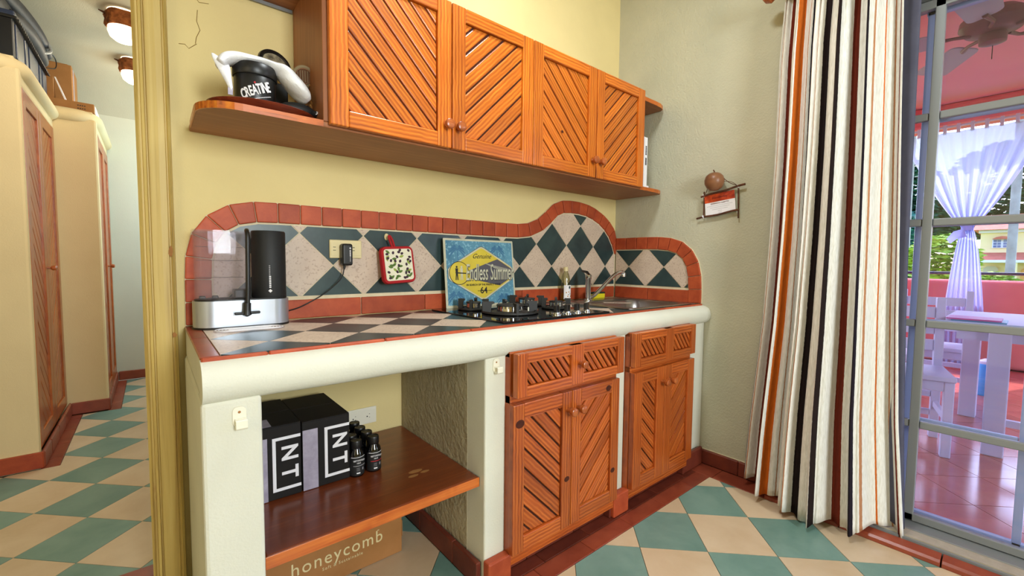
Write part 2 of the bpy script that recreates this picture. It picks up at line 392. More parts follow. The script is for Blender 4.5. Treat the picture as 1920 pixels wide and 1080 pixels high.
K_REG = [(-3.75, -3.15), (-.142, -3.15), (-.142, -.725), (-1.40, -.725), (-1.49, -.655), (-1.49, -.01), (-2.10, -.01), (-2.10, -.62), (-2.225, -.62), (-2.225, -.02), (-3.75, -.02)]
H_REG = [(-3.75, .215), (-1.47, .215), (-1.47, 3.37), (-2.485, 3.37), (-2.485, 2.43), (-2.683, 2.43), (-2.683, 1.468), (-3.75, 1.468)]
gx, gy = -.534, -.817
for n in range(-30, 30):
    for m in range(-40, 20):
        if (m+n) % 2 == 0: continue
        cx, cy = gx+m*H, gy-n*H
        if -3.8 < cx < 0 and -3.2 < cy < .1:
            floor_tile(floor, K_REG, cx, cy, H, M_FGREEN if n % 2 == 0 else M_FBEIGE, ('f', n % 2), -.006, .0)
mx_, my_ = -2.700, 1.278
for n in range(-30, 30):
    for m in range(-12, 14):
        if (m+n) % 2 == 0: continue
        cx, cy = mx_+m*H, my_-n*H
        if -3.8 < cx < -1.2 and .1 < cy < 3.6:
            floor_tile(floor, H_REG, cx, cy, H, M_FGREEN if n % 2 == 0 else M_FBEIGE, ('f', n % 2), -.006, .0)
# the floor further back, behind the camera: joined checker tiles
for par, mat in ((0, M_FGREEN), (1, M_FBEIGE)):
    mb = MB()
    for n in range(-2, 30):
        for m in range(-24, 4):
            if (m+n) % 2 == 0 or n % 2 != par: continue
            cx, cy = gx+m*H, gy-n*H
            if -4.5 < cx < -.1 and -4.7 < cy < -3.0:
                p = clip([(-4.55, -4.6), (-.142, -4.6), (-.142, -3.153), (-4.55, -3.153)], diamond(cx, cy, H))
                if len(p) > 2: mb.prism(ccw(p)[::-1], lambda x, y: (x, y, -.006), lambda x, y: (x, y, 0))
    o = put('far_tile_field', mb, mat, floor); o['kind'] = 'stuff'

def row_tiles(parent, name, axis, a0, a1, step, off, rng, mat, gap=.002, bevel=.002, jitter=0):
    """boxes along x or y; rng = (other0, other1, z0, z1)"""
    x = a0+off-step if off else a0
    while x < a1-.004:
        s, e = max(x, a0)+gap/2, min(x+step, a1)-gap/2
        if e-s > .006:
            j = random.uniform(-jitter, jitter)
            q = (s, e, rng[0], rng[1]) if axis == 'x' else (rng[0], rng[1], s, e)
            cx, cy, cz = (q[0]+q[1])/2, (q[2]+q[3])/2, (rng[2]+rng[3])/2
            put(name, MB().box(q[0]-cx, q[1]-cx, q[2]-cy, q[3]-cy, rng[2]-cz, rng[3]-cz+j), mat, parent, M=Matrix.Translation((cx, cy, cz)), bevel=bevel, seg=1)
        x += step
# terracotta floor borders
row_tiles(floor, 'border_tile', 'x', -1.385, -.142, .245, .10, (-.723, -.651, -.006, .002), M_TERRAF)
row_tiles(floor, 'border_tile', 'x', -1.385, -.142, .245, .16, (-.649, -.595, -.006, .001), M_TERRAD)
row_tiles(floor, 'border_tile', 'y', -.98, -.603, .245, .0, (-.140, -.022, -.006, .002), M_TERRAF)
row_tiles(floor, 'border_tile', 'x', -3.3, -2.24, .25, .13, (-.015, .105, -.006, .003), M_TERRAF)
row_tiles(floor, 'border_tile', 'x', -3.3, -1.47, .25, .05, (.108, .212, -.006, .003), M_TERRAF)
row_tiles(floor, 'border_tile', 'y', 1.47, 2.43, .25, .12, (-2.755, -2.686, -.006, .002), M_TERRAF)
row_tiles(floor, 'border_tile', 'y', 2.43, 3.39, .25, .2, (-2.555, -2.488, -.006, .002), M_TERRAF)
# baseboards
b1 = struct('baseboard_right', bx(-.006, 0, -.98, -.60, 0, .078), M_GROUTW)
row_tiles(b1, 'brick', 'y', -.98, -.60, .25, .17, (-.022, -.004, .002, .076), M_TERRAD, bevel=.003)
b2 = struct('baseboard_hall', bx(-3.9, -2.755, 1.478, 1.49, 0, .085), M_GROUTW)
row_tiles(b2, 'brick', 'x', -3.9, -2.74, .25, .2, (1.466, 1.480, .004, .088), M_TERRA, bevel=.004)
row_tiles(b2, 'brick', 'y', 1.47, 2.44, .25, .2, (-2.752, -2.735, .004, .09), M_TERRAF, bevel=.006)
row_tiles(b2, 'brick', 'x', -2.74, -2.545, .25, .22, (2.438, 2.452, .004, .085), M_TERRAF, bevel=.004)
row_tiles(b2, 'brick', 'y', 2.44, 3.40, .25, .14, (-2.558, -2.542, .004, .085), M_TERRAF, bevel=.006)
row_tiles(b2, 'brick', 'x', -2.54, -1.47, .25, .22, (3.392, 3.408, .004, .082), M_TERRAF, bevel=.004)

# door casing (fluted, yellow painted) on the kitchen side of the doorway and its jamb
prof = [(-2.309, .185), (-2.309, -.028), (-2.303, -.034), (-2.300, -.030), (-2.296, -.030), (-2.294, -.036), (-2.288, -.038), (-2.286, -.031), (-2.283, -.031), (-2.281, -.038),
        (-2.258, -.041), (-2.243, -.040), (-2.241, -.035), (-2.238, -.035), (-2.235, -.040), (-2.229, -.034), (-2.227, -.018), (-2.227, 0.0), (-2.300, 0.0), (-2.300, .185)]
mb = MB(); mb.prism(prof, lambda x, y: (x, y, 0), lambda x, y: (x, y, 2.19)); t1 = struct('trim_1', mb, M_DOORTRIM)
mb = MB(); mb.prism([(x+(-2.307-x)*2-.853, y) for x, y in prof], lambda x, y: (x, y, 0), lambda x, y: (x, y, 2.19)); struct('trim_2', mb, M_DOORTRIM)
struct('trim_3', bx(-3.24, -2.227, -.036, 0, 2.115, 2.195), M_DOORTRIM, bevel=.004)
# chipped paint on the casing
for z, dx in ((1.10, 0), (.845, .002)):
    mb = MB(); n = 11; pts = [(-2.2385+.006*math.cos(2*PI*k/n)*random.uniform(.6, 1.1)+dx, z+(.02 if z > 1 else .009)*math.sin(2*PI*k/n)*random.uniform(.7, 1.1)) for k in range(n)]
    mb.prism(pts, lambda x, q: (x, -.0402, q), lambda x, q: (x, -.0408, q)); put('paint_chip', mb, M_CARD, t1)

# ------------------------------------------------------------------ COUNTER
ctr = empty('masonry_counter', (-1.1, -.3, 0), 'cream masonry kitchen counter with rounded front, dark and light tiled top', 'counter')
for a_ in ((-2.208, -.56, -.575, -.004), (-.56, -.09, -.575, -.542), (-.56, -.09, -.19, -.004), (-.09, -.003, -.575, -.004)): put('slab', bx(*a_, .775 if a_[0] < -2 else .81, .857), M_WHITE, ctr)
prof = [(-.572, .858), (-.590, .857), (-.607, .853), (-.622, .844), (-.632, .83), (-.636, .812), (-.634, .794), (-.626, .78), (-.614, .77), (-.60, .764), (-.56, .762), (-.56, .80)]
mb = MB(); nx = 46
for i in range(nx+1):
    x = -2.211+2.209*i/nx; wv = .0025*math.sin(x*5.3)+.0015*math.sin(x*17)
    for k, (y, z) in enumerate(prof): mb.v.append((x, y+(wv if 2 <= k <= 8 else 0), z+(wv*.6 if k >= 6 else 0)))
n = len(prof)
for i in range(nx):
    for k in range(n): mb.f.append((i*n+k, i*n+(k+1) % n, (i+1)*n+(k+1) % n, (i+1)*n+k))
mb.f += [tuple(reversed(range(n))), tuple(range(nx*n, nx*n+n))]
put('rounded_front', mb, M_WHITE, ctr, smooth=True)
put('left_side_wall', bx(-2.213, -2.100, -.598, -.004, 0, .775), M_WHITE, ctr, bevel=.012)
put('post', bx(-2.214, -2.100, -.612, -.50, 0, .772), M_WHITE, ctr, bevel=.008)
put('post', bx(-1.470, -1.385, -.612, -.50, 0, .775), M_WHITE, ctr, bevel=.006)
put('partition', bx(-1.471, -1.395, -.51, -.004, 0, .775), M_ROUGH, ctr)
put('post', bx(-.815, -.722, -.612, -.50, 0, .775), M_WHITE, ctr, bevel=.006)
put('partition', bx(-.80, -.735, -.51, -.004, 0, .775), M_ROUGH, ctr)
put('post', bx(-.213, -.003, -.602, -.50, 0, .775), M_WHITE, ctr, bevel=.005)
# terracotta skirt tiles round the posts
for x0, x1 in ((-2.218, -2.097), (-1.476, -1.380), (-.820, -.716), (-.22, -.03)):
    put('skirt_tile', bx(x0, x1, -.645 if x0 < -.5 else -.63, -.612, .003, .098), M_TERRA if x0 < -.5 else M_TERRAD, ctr, bevel=.006)
for x in (-1.378, -.822, -.714, -.222): put('skirt_tile', bx(x-.008, x+.008, -.63, -.55, .003, .09), M_TERRAD, ctr, bevel=.003)
row_tiles(ctr, 'skirt_tile', 'y', -.60, -.01, .245, .15, (-1.492, -1.474, .002, .085), M_TERRAD, bevel=.003)
row_tiles(ctr, 'skirt_tile', 'x', -1.37, -.83, .25, .1, (-.600, -.585, .003, .085), M_TERRAD, bevel=.003)
row_tiles(ctr, 'skirt_tile', 'x', -.706, -.23, .25, .1, (-.600, -.585, .003, .085), M_TERRAD, bevel=.003)
# top tiles
for a_ in ((-2.205, -.56, -.578, -.004), (-.56, -.09, -.578, -.542), (-.56, -.09, -.19, -.004), (-.09, -.004, -.578, -.004)): put('tile_bed', bx(*a_, .856, .8595), M_GROUTW, ctr)
row_tiles(ctr, 'edge_tile', 'y', -.572, -.004, .285, .0, (-2.210, -2.173, .857, .8645), M_TERRAF, bevel=.002)
row_tiles(ctr, 'edge_tile', 'x', -2.210, -.004, .285, .13, (-.590, -.575, .852, .8645), M_TERRA, bevel=.003)
hc = .1195
REG = [(-2.171, -.573), (-.006, -.573), (-.006, -.020), (-.09, -.020), (-.09, -.542), (-.56, -.542), (-.56, -.19), (-.092, -.19), (-.092, -.020), (-2.171, -.020)]
for n in range(-6, 7):
    for m in range(-6, 22):
        if (m+n) % 2 == 0: continue
        cx, cy = -1.932+m*hc, -.318+n*hc
        if not (-2.35 < cx < .2 and -.75 < cy < .15): continue
        if -1.28 < cx < -.82 and -.48 < cy < -.12: continue
        floor_tile(ctr, REG, cx, cy, hc, M_TGREEN if n % 2 == 0 else M_TROSE, ('c', n % 2), .8585, .8640, name='top_tile', g=.0008)
# wooden shelf in the open bay
mb = MB(); mb.box(-.3125, .3125, -.290, .288, -.017, .017)
sh = put('wooden_shelf', mb, M_SHELF, ctr, M=Matrix.Translation((-1.785, -.294, .353)), bevel=.006)
put('front_edge', MB().box(-.3118, .3118, -.2925, -.289, -.0155, .0155), M_PINE2, sh, M=Matrix.Translation((-1.785, -.294, .353)), bevel=.001)
for x, y, r in ((-1.62, -.42, .018), (-1.595, -.44, .012), (-1.64, -.445, .013)):
    put('scuff_mark', MB().lathe([(r, 0), (r*.9, .0003)], 14, Matrix.Translation((x, y, .3702)), 1.4, .6), M_CARD, sh)

# ------------------------------------------------------------------ BACKSPLASHES
def splash(name, label, outer, inner_off, P3, region_bottom, end_strip, diag0, hd, clipx, par_light, joints):
    """2D (u along wall, z). P3(u,z,d) -> world point, d = distance off the wall"""
    root = empty(name, P3(*diag0, 0), label, 'backsplash')
    path = resample(catmull(outer, 8), .0745)
    def normal(i):
        a, b = path[max(i-1, 0)], path[min(i+1, len(path)-1)]; t = (b[0]-a[0], b[1]-a[1]); L = math.hypot(*t); return (t[1]/L, -t[0]/L)
    sgn = 1
    inner = []
    for i, p in enumerate(path):
        nn = normal(i); inner.append((p[0]+nn[0]*inner_off, p[1]+nn[1]*inner_off))
    def clampu(p): return (min(p[0], clipx), p[1])
    inner = [clampu(p) for p in inner]
    for i in range(len(path)-1):
        a, b, c, d = path[i], path[i+1], inner[i+1], inner[i]
        cx = (a[0]+b[0]+c[0]+d[0])/4; cz = (a[1]+b[1]+c[1]+d[1])/4; s = .965
        q = [(cx+(p[0]-cx)*s, cz+(p[1]-cz)*s) for p in (a, b, c, d)]
        q = [clampu(p) for p in q]
        if abs(parea(q)) < 2e-4: continue
        th = .016+random.uniform(-.0015, .0015)
        mb = MB(); mb.prism(ccw(q)[::-1], lambda u, z: P3(u, z, .001), lambda u, z: P3(u, z, th)); put('brick', mb, M_TERRA, root, bevel=.0035, seg=2)
    zb = region_bottom
    reg = [p for p in inner if p[1] > zb]; 
    reg = [(reg[0][0], zb)]+reg+[(reg[-1][0], zb)]
    reg = ccw(reg)
    full_out = ccw([(path[0][0], .866)]+path+[(path[-1][0], .866)])
    cc = (sum(p[0] for p in full_out)/len(full_out), sum(p[1] for p in full_out)/len(full_out))
    mb = MB(); mb.prism(full_out[::-1], lambda u, z: P3(min(u, clipx), z, .0005), lambda u, z: P3(min(u, clipx), z, .007)); put('grout_bed', mb, M_GROUTW, root)
    # inset of the tile field: leave a white bead
    umin = min(p[0] for p in reg); umax = max(p[0] for p in reg)
    for n in range(-4, 5):
        for m in range(-30, 30):
            if (m+n) % 2 == 0: continue
            cu, cz = diag0[0]+m*hd, diag0[1]+n*hd
            if cu < umin-hd or cu > umax+hd or cz > 1.6 or cz < .8: continue
            p = clip([((q[0]-(umin+umax)/2)*.996+(umin+umax)/2, max(q[1]-.005, zb+.005)) for q in reg], diamond(cu, cz, hd, .0016))
            if len(p) < 3 or abs(parea(p)) < .0002: continue
            mb = MB(); mb.prism(ccw(p)[::-1], lambda u, z: P3(u, z, .005), lambda u, z: P3(u, z, .0095))
            put('tile', mb, M_TROSE if n % 2 == 0 else M_TGREEN, root)
    for a, b in zip(joints, joints[1:]):
        mb = MB(); q = [(a+.0015, .866), (b-.0015, .866), (b-.0015, zb-.009), (a+.0015, zb-.009)]
        mb.prism(q[::-1], lambda u, z: P3(u, z, .001), lambda u, z: P3(u, z, .015)); put('strip_tile', mb, M_TERRA, root, bevel=.003)
    return root
outer = [(-2.208, .867), (-2.207, .96), (-2.205, 1.07), (-2.193, 1.143), (-2.160, 1.205), (-2.109, 1.248), (-2.048, 1.272), (-1.97, 1.279), (-1.8, 1.279), (-1.6, 1.279), (-1.4, 1.278), (-1.2, 1.277), (-1.0, 1.277), (-.86, 1.277), (-.787, 1.281), (-.735, 1.292), (-.687, 1.313), (-.65, 1.338), (-.612, 1.369), (-.575, 1.400), (-.525, 1.423), (-.471, 1.432), (-.401, 1.435), (-.328, 1.432), (-.259, 1.421), (-.193, 1.401), (-.123, 1.370), (-.065, 1.33), (-.020, 1.285), (.022, 1.225), (.052, 1.165)]
splash('back_tile_splash', 'long backsplash of dark and rose diamond tiles with wavy terracotta edge behind the hob', outer, .072, lambda u, z, d: (u, -d, z), .943, None, (-.576, 1.060), .1175, -.003, 0, [-2.128, -1.93, -1.646, -1.363, -1.08, -.795, -.51, -.225, -.017])
# right wall: u = y  (clip at the corner), use u' = -y so the path runs from the corner outwards
outer2 = [(.018, 1.238), (.10, 1.238), (.2, 1.238), (.30, 1.236), (.362, 1.232), (.431, 1.218), (.493, 1.187), (.538, 1.137), (.566, 1.08), (.580, 1.01), (.584, .94), (.584, .867)]
splash('side_tile_splash', 'short diamond tile backsplash with rounded terracotta edge on the right wall by the sink', outer2, .074, lambda u, z, d: (-d, -u, z), .943, None, (.116, 1.060), .1195, 9, 0, [.018, .255, .583])

# ------------------------------------------------------------------ CABINET FRONTS
def slats(parent, x0, x1, z0, z1, ang, pitch, yf, mat, th=.010, gap=.0060):
    """diagonal slats clipped to the rectangle; yf = outer face"""
    d = (math.cos(ang), math.sin(ang)); nn = (-d[1], d[0]); cx, cz = (x0+x1)/2, (z0+z1)/2
    rect = [(x0, z0), (x1, z0), (x1, z1), (x0, z1)]; R = math.hypot(x1-x0, z1-z0)
    off = random.uniform(.2, .8)*pitch
    k = -int(R/pitch)-1
    while k*pitch < R:
        c = k*pitch+off; h = (pitch-gap)/2
        o = (cx+nn[0]*c, cz+nn[1]*c); k += 1
        cl = [(o[0]-d[0]*R-nn[0]*h, o[1]-d[1]*R-nn[1]*h), (o[0]+d[0]*R-nn[0]*h, o[1]+d[1]*R-nn[1]*h), (o[0]+d[0]*R+nn[0]*h, o[1]+d[1]*R+nn[1]*h), (o[0]-d[0]*R+nn[0]*h, o[1]-d[1]*R+nn[1]*h)]
        p = clip(rect, ccw(cl))
        if len(p) < 3 or abs(parea(p)) < 4e-5: continue
        c0 = (sum(a for a, b in p)/len(p), sum(b for a, b in p)/len(p))
        loc = [((a-c0[0])*d[0]+(b-c0[1])*d[1], (a-c0[0])*nn[0]+(b-c0[1])*nn[1]) for a, b in p]
        yy = yf+random.uniform(-.001, .001)
        M = frame((c0[0], yy, c0[1]), (d[0], 0, d[1]), (nn[0], 0, nn[1]))
        mb = MB(); mb.prism(ccw(loc)[::-1], lambda u, v: (u, v, -th), lambda u, v: (u, v, 0))
        # M's z axis: x cross y
        put('slat', mb, mat, parent, M=M, bevel=.003, seg=2)
def knob(parent, x, z, y, r=.017, L=.03, mat=None):
    M = frame((x, y, z), (1, 0, 0), (0, 0, 1))      # z axis = -y
    return put('knob', MB().lathe([(r*.5, 0), (r*.42, L*.35), (r*.9, L*.5), (r, L*.62), (r*.98, L*.92), (r*.7, L)], 18, M), mat or M_KNOB, parent, smooth=True)
def panel_door(root, name, x0, x1, z0, z1, yb, th, mat, sw, rw, ang, pitch, knobs=(), kz=None, parent_label=None, split=None, kr=.017, kl=.03):
    """frame-and-slat door; yb = back face y, front = yb-th"""
    yf = yb-th; ym = yb-th/2
    d = put(name, bx(x0+sw*.5, x1-sw*.5, yb-.006, yb-.001, z0+rw*.5, z1-rw*.5), M_JOINT, root)
    vx = [x0, x1] if split is None else [x0, split, x1]
    plank('stile', (x0+sw/2, ym, z0), (x0+sw/2, ym, z1), sw, th, (0, -1, 0), mat, d)
    plank('stile', (x1-sw/2, ym, z0), (x1-sw/2, ym, z1), sw, th, (0, -1, 0), mat, d)
    if split: plank('stile', (split, ym, z0), (split, ym, z1), sw*1.6, th, (0, -1, 0), mat, d)
    plank('rail', (x0+sw, ym, z1-rw/2), (x1-sw, ym, z1-rw/2), rw, th*.96, (0, -1, 0), mat, d)
    plank('rail', (x0+sw, ym, z0+rw/2), (x1-sw, ym, z0+rw/2), rw, th*.96, (0, -1, 0), mat, d)
    rects = [(x0+sw, x1-sw)] if not split else [(x0+sw, split-sw*.8), (split+sw*.8, x1-sw)]
    for a, b in rects: slats(d, a+.001, b-.001, z0+rw+.001, z1-rw-.001, ang, pitch, yf+.009, mat)
    for kx, kz_ in knobs: knob(d, kx, kz_, yf, kr, kl)
    return d
A45 = -PI/4
up = empty('wall_cabinet', (-1.1, 0, 1.48), 'long orange pine wall cabinet with four diagonal slatted doors and open shelf ends', 'cabinet')
def board(name, poly, z0, z1, mat, parent, bevel=.004):
    c = (sum(p[0] for p in poly)/len(poly), sum(p[1] for p in poly)/len(poly))
    q = ccw([(x-c[0], y-c[1]) for x, y in poly]); mb = MB(); h = (z1-z0)/2
    mb.prism(q[::-1], lambda x, y: (x, y, -h), lambda x, y: (x, y, h)); return put(name, mb, mat, parent, M=Matrix.Translation((c[0], c[1], (z0+z1)/2)), bevel=bevel)
cl_ = [(-2.182+.1-.1*math.cos(a), -.236-.1*math.sin(a)) for a in [PI/2*k/8 for k in range(9)]]
board('bottom_board', [(-.003, -.003), (-2.182, -.003)]+cl_+[(-.10, -.339), (-.05, -.334), (-.02, -.318), (-.003, -.30)], 1.479, 1.497, M_BOARD, up)
board('top_board', [(-.003, -.003), (-2.182, -.003)]+cl_+[(-.12, -.339), (-.06, -.336), (-.022, -.325), (-.003, -.302)], 1.955, 1.975, M_BOARD, up)
for nm_, z0_, z1_ in (('bottom_board_edging', 1.4785, 1.4975), ('top_board_edging', 1.9545, 1.9755)):
    for path_ in ([(-2.183, -.06)]+[(x-.0015*(1 if x < -2.12 else 0), y-.0015) for x, y in cl_]+[(-1.876, -.3405)], [(-.245, -.3405), (-.11, -.3405), (-.06, -.3375), (-.022, -.3265), (-.004, -.304)]):
        mb = MB(); k_ = len(path_)
        for z in (z0_, z1_):
            mb.v += [(x, y, z) for x, y in path_]+[(x+.003*(1 if x < -2.1 else 0), y+.003, z) for x, y in path_]
        for j in range(k_-1): mb.f += [(j, j+1, 2*k_+j+1, 2*k_+j), (2*k_+j, 2*k_+j+1, 3*k_+j+1, 3*k_+j), (k_+j+1, k_+j, j, j+1) if False else (j+1, j, k_+j, k_+j+1), (k_+j+1, k_+j, 3*k_+j, 3*k_+j+1)]
        put(nm_, mb, M_PINE, up)
put('side_panel', MB().box(-.229, .229, -.166, .166, -.009, .009), M_BOARD, up, M=frame((-1.866, -.17, 1.726), (0, 0, 1), (0, 1, 0)), bevel=.002)
put('side_panel', MB().box(-.229, .229, -.166, .166, -.009, .009), M_BOARD, up, M=frame((-.256, -.17, 1.726), (0, 0, 1), (0, 1, 0)), bevel=.002)
put('side_panel', MB().box(-.229, .229, -.16, .16, -.009, .009), M_BOARD, up, M=frame((-1.045, -.165, 1.726), (0, 0, 1), (0, 1, 0)), bevel=.002)
put('back_panel', bx(-1.86, -.26, -.008, -.003, 1.5, 1.95), M_BOARD, up)
put('metal_strip', bx(-2.17, -1.878, -.010, -.003, 1.943, 1.954), M_ALU, up)
for i, (x0, x1, ang, kx, pt) in enumerate(((-1.862, -1.442, A45, -1.464, .0425), (-1.438, -1.048, -A45, -1.416, .050), (-1.044, -.640, A45, -.668, .048), (-.636, -.246, -A45, -.612, .044))):
    panel_door(up, 'door', x0, x1, 1.486, 1.994, -.340, .021, M_PINE, .056, .050, ang, pt, [(kx, 1.562)], kr=.0175, kl=.034)
# drawer / base cabinets
def base_cab(name, label, x0, x1, xm, doors, drawer, dk):
    r = empty(name, ((x0+x1)/2, -.5, .1), label, 'cabinet')
    put('carcass', bx(x0, x1, -.58, -.02, .095, .105), M_PINE2, r)
    put('dark_backing', bx(x0+.002, x1-.002, -.595, -.585, .10, .76), M_DARK, r)  # near-black sheet behind the doors stands in for the shaded interior
    plank('frame_rail', (x0, -.625, .075), (x1, -.625, .075), .05, .03, (0, -1, 0), M_PINE2, r)
    plank('frame_rail', (x0, -.625, .622), (x1, -.625, .622), .03, .03, (0, -1, 0), M_PINE2, r)
    plank('frame_rail', (x0, -.620, .772), (x1, -.620, .772), .02, .03, (0, -1, 0), M_PINE2, r)
    plank('frame_stile', (x0+.008, -.622, .06), (x0+.008, -.622, .78), .016, .032, (0, -1, 0), M_PINE2, r)
    plank('frame_stile', (x1-.008, -.622, .06), (x1-.008, -.622, .78), .016, .032, (0, -1, 0), M_PINE2, r)
    for (a, b, ang, kx, sw) in doors:
        panel_door(r, 'door', a, b, .100, .611, -.640, .024, M_PINE2, sw, .052, ang, .047, [(kx, .543)], kr=.016, kl=.04)
    a, b, sp, yo = drawer
    d = panel_door(r, 'drawer', a, b, .636, .782, -.640-yo, .026, M_PINE2, .042, .034, math.radians(-50), .0235, [(dk, .712)] if dk else (), split=sp, kr=.014, kl=.035)
    put('drawer_box', bx(a+.02, b-.02, -.64-yo, -.60, .65, .76), M_PINE2, d)
    return r
base_cab('base_cabinet', 'reddish pine base cabinet under the hob with two slatted doors and a wide drawer', -1.387, -.818, -1.11, [(-1.393, -1.113, A45, -1.135, .049), (-1.109, -.827, -A45, -1.083, .049)], (-1.388, -.820, -1.100, .012), -1.092)
base_cab('base_cabinet', 'narrower reddish pine base cabinet under the sink beside the right wall', -.720, -.214, -.48, [(-.722, -.486, A45, -.512, .062), (-.482, -.216, -A45, -.452, .060)], (-.722, -.215, -.452, .0), None)

# knots in the pine
M_KNOT = mottled('pine_knot', (84, 34, 16), (58, 22, 12), 60, .5, .3, 0, .1)
for par, x, z, y, r_ in (('base_cabinet', -1.365, .545, -.6642, .017), ('base_cabinet', -.900, .582, -.6642, .014), ('base_cabinet', -1.135, .285, -.6642, .012), ('base_cabinet', -.862, .235, -.6642, .012), ('wall_cabinet', -.865, 1.66, -.3535, .007)):
    rt = bpy.data.objects[par]; best = min([o for o in rt.children if o.name.startswith('door')], key=lambda o: abs(sum((W[o.name] @ Vector(v.co)).x for v in o.data.vertices)/len(o.data.vertices)-x))
    put('wood_knot', MB().lathe([(r_, 0), (r_*.9, .0005), (0, .0006)], 14, frame((x, y, z), (1, 0, 0), (0, 0, 1)), 1.15, .85), M_KNOT, best)
# ------------------------------------------------------------------ HOB
hob = empty('gas_hob', (-1.05, -.3, .864), 'black glass gas hob with four burners set into the tiled counter', 'hob')
put('glass_top', bx(-1.352, -.765, -.558, -.052, .8645, .8705), M_BGLASS, hob, bevel=.002)
for i, (x, y, s) in enumerate(((-1.15, -.345, 1.25), (-1.205, -.16, .72), (-.875, -.14, .9), (-.87, -.335, .7))):
    b = put('burner', MB().lathe([(.062*s, .8705), (.066*s, .876), (.058*s, .879), (.044*s, .879)], 32, Matrix.Translation((x, y, 0))), M_CAST, hob, smooth=True)
    put('burner_ring', MB().lathe([(.040*s, .878), (.044*s, .880), (.043*s, .899), (.038*s, .900)], 32, Matrix.Translation((x, y, 0))), M_CHROME, b, smooth=True)
    for k in range(24):
        a = 2*PI*k/24
        if s > 1: put('flame_slot', MB().box(.0425*s, .0436*s, -.0016, .0016, .890, .899, Matrix.Translation((x, y, 0)) @ Matrix.Rotation(a, 4, 'Z')), M_DARK, b)
    put('burner_cap', MB().lathe([(.044*s, .899), (.046*s, .901), (.044*s, .905), (.01, .906)], 32, Matrix.Translation((x, y, 0))), M_CAST, b, smooth=True)
    g = put('pan_support', MB().lathe([(.088*s, .8708), (.094*s, .874), (.093*s, .880), (.086*s, .880), (.085*s, .872)], 36, Matrix.Translation((x, y, 0))), M_CAST, hob, smooth=True)
    for k in range(4):
        a = PI/4+PI/2*k+(.35 if i == 0 else 0); M = Matrix.Translation((x, y, 0)) @ Matrix.Rotation(a, 4, 'Z')
        mb = MB(); mb.prism([(.094*s, .872), (.094*s, .918), (.056*s, .918), (.052*s, .911), (.062*s, .906), (.066*s, .872)], lambda u, z: M @ Vector((u, -.0055, z)), lambda u, z: M @ Vector((u, .0055, z)))
        put('support_finger', mb, M_CAST, g, bevel=.001)
    put('igniter', MB().lathe([(.003, .872), (.003, .892), (.001, .894)], 8, Matrix.Translation((x+.05*s, y-.035*s, 0))), M_WHITEP, b)
for k, x in enumerate((-1.040, -.978, -.918, -.858)):
    kb = put('control_knob', MB().lathe([(.021, .8705), (.021, .874), (.017, .876), (.016, .880)], 24, Matrix.Translation((x, -.505, 0))), M_CHROME, hob, smooth=True)
    put('knob_grip', MB().box(-.019, .019, -.008, .008, .879, .908, Matrix.Translation((x, -.505, 0)) @ Matrix.Rotation(.5, 4, 'Z')), M_BLACKPL, kb, bevel=.003)
    put('knob_tip', MB().box(.019, .0225, -.0082, .0082, .878, .908, Matrix.Translation((x, -.505, 0)) @ Matrix.Rotation(-PI+.5+PI, 4, 'Z')), M_CHROME, kb, bevel=.002)

# ------------------------------------------------------------------ SINK, TAP, BOTTLE, SPONGE
snk = empty('sink', (-.32, -.32, .864), 'shallow stainless steel sink bowl set in the counter by the right wall', 'sink')
def rrect(x0, x1, y0, y1, r, n=5):
    out = []
    for cx, cy, a0 in ((x1-r, y0+r, -PI/2), (x1-r, y1-r, 0), (x0+r, y1-r, PI/2), (x0+r, y0+r, PI)):
        for k in range(n+1): a = a0+PI/2*k/n; out.append((cx+r*math.cos(a), cy+r*math.sin(a)))
    return out
mb = MB(); loops = [(rrect(-.598, -.050, -.566, -.095, .03), .866), (rrect(-.594, -.054, -.562, -.099, .03), .871), (rrect(-.55, -.10, -.535, -.20, .06), .869), (rrect(-.54, -.11, -.525, -.21, .06), .862), (rrect(-.52, -.13, -.505, -.225, .07), .79), (rrect(-.47, -.18, -.46, -.27, .05), .783)]
n = len(loops[0][0])
for lp, z in loops: mb.v += [(x, y, z) for x, y in lp]
for i in range(len(loops)-1):
    for k in range(n): mb.f.append((i*n+k, i*n+(k+1) % n, (i+1)*n+(k+1) % n, (i+1)*n+k))
mb.f.append(tuple(range((len(loops)-1)*n, len(loops)*n)))
put('basin', mb, M_STEEL, snk, smooth=True)
put('drain', MB().lathe([(.03, .7835), (.028, .787), (.01, .786)], 20, Matrix.Translation((-.325, -.365, 0))), M_CHROME, snk, smooth=True)
tap = empty('tap', (-.408, -.13, .87), 'chrome single lever kitchen tap with long rising curved spout', 'tap')
put('body', MB().lathe([(.024, .870), (.024, .876), (.016, .880), (.0155, .985), (.018, .99), (.018, 1.012), (.012, 1.018)], 24, Matrix.Translation((-.412, -.135, 0))), M_CHROME, tap, smooth=True)
put('spout', MB().tube(catmull([(-.405, -.14, .885), (-.378, -.144, .893), (-.32, -.153, .935), (-.262, -.166, .985), (-.215, -.176, 1.018), (-.175, -.184, 1.028), (-.160, -.187, 1.018)], 5), .0105, 14), M_CHROME, tap, smooth=True)
put('nozzle', MB().lathe([(.012, 1.024), (.0125, 1.002), (.008, 1.000)], 16, Matrix.Translation((-.158, -.187, 0))), M_CHROME, tap, smooth=True)
put('lever', MB().tube([(-.412, -.135, 1.014), (-.405, -.120, 1.027), (-.395, -.075, 1.033)], [.010, .008, .006], 12), M_BLACKPL, tap, smooth=True)
bt = empty('soap_bottle', (-.510, -.055, .864), 'clear dish soap bottle with floral label, a little yellow liquid left, behind the hob', 'bottle')
Mb = Matrix.Translation((-.510, -.055, 0))
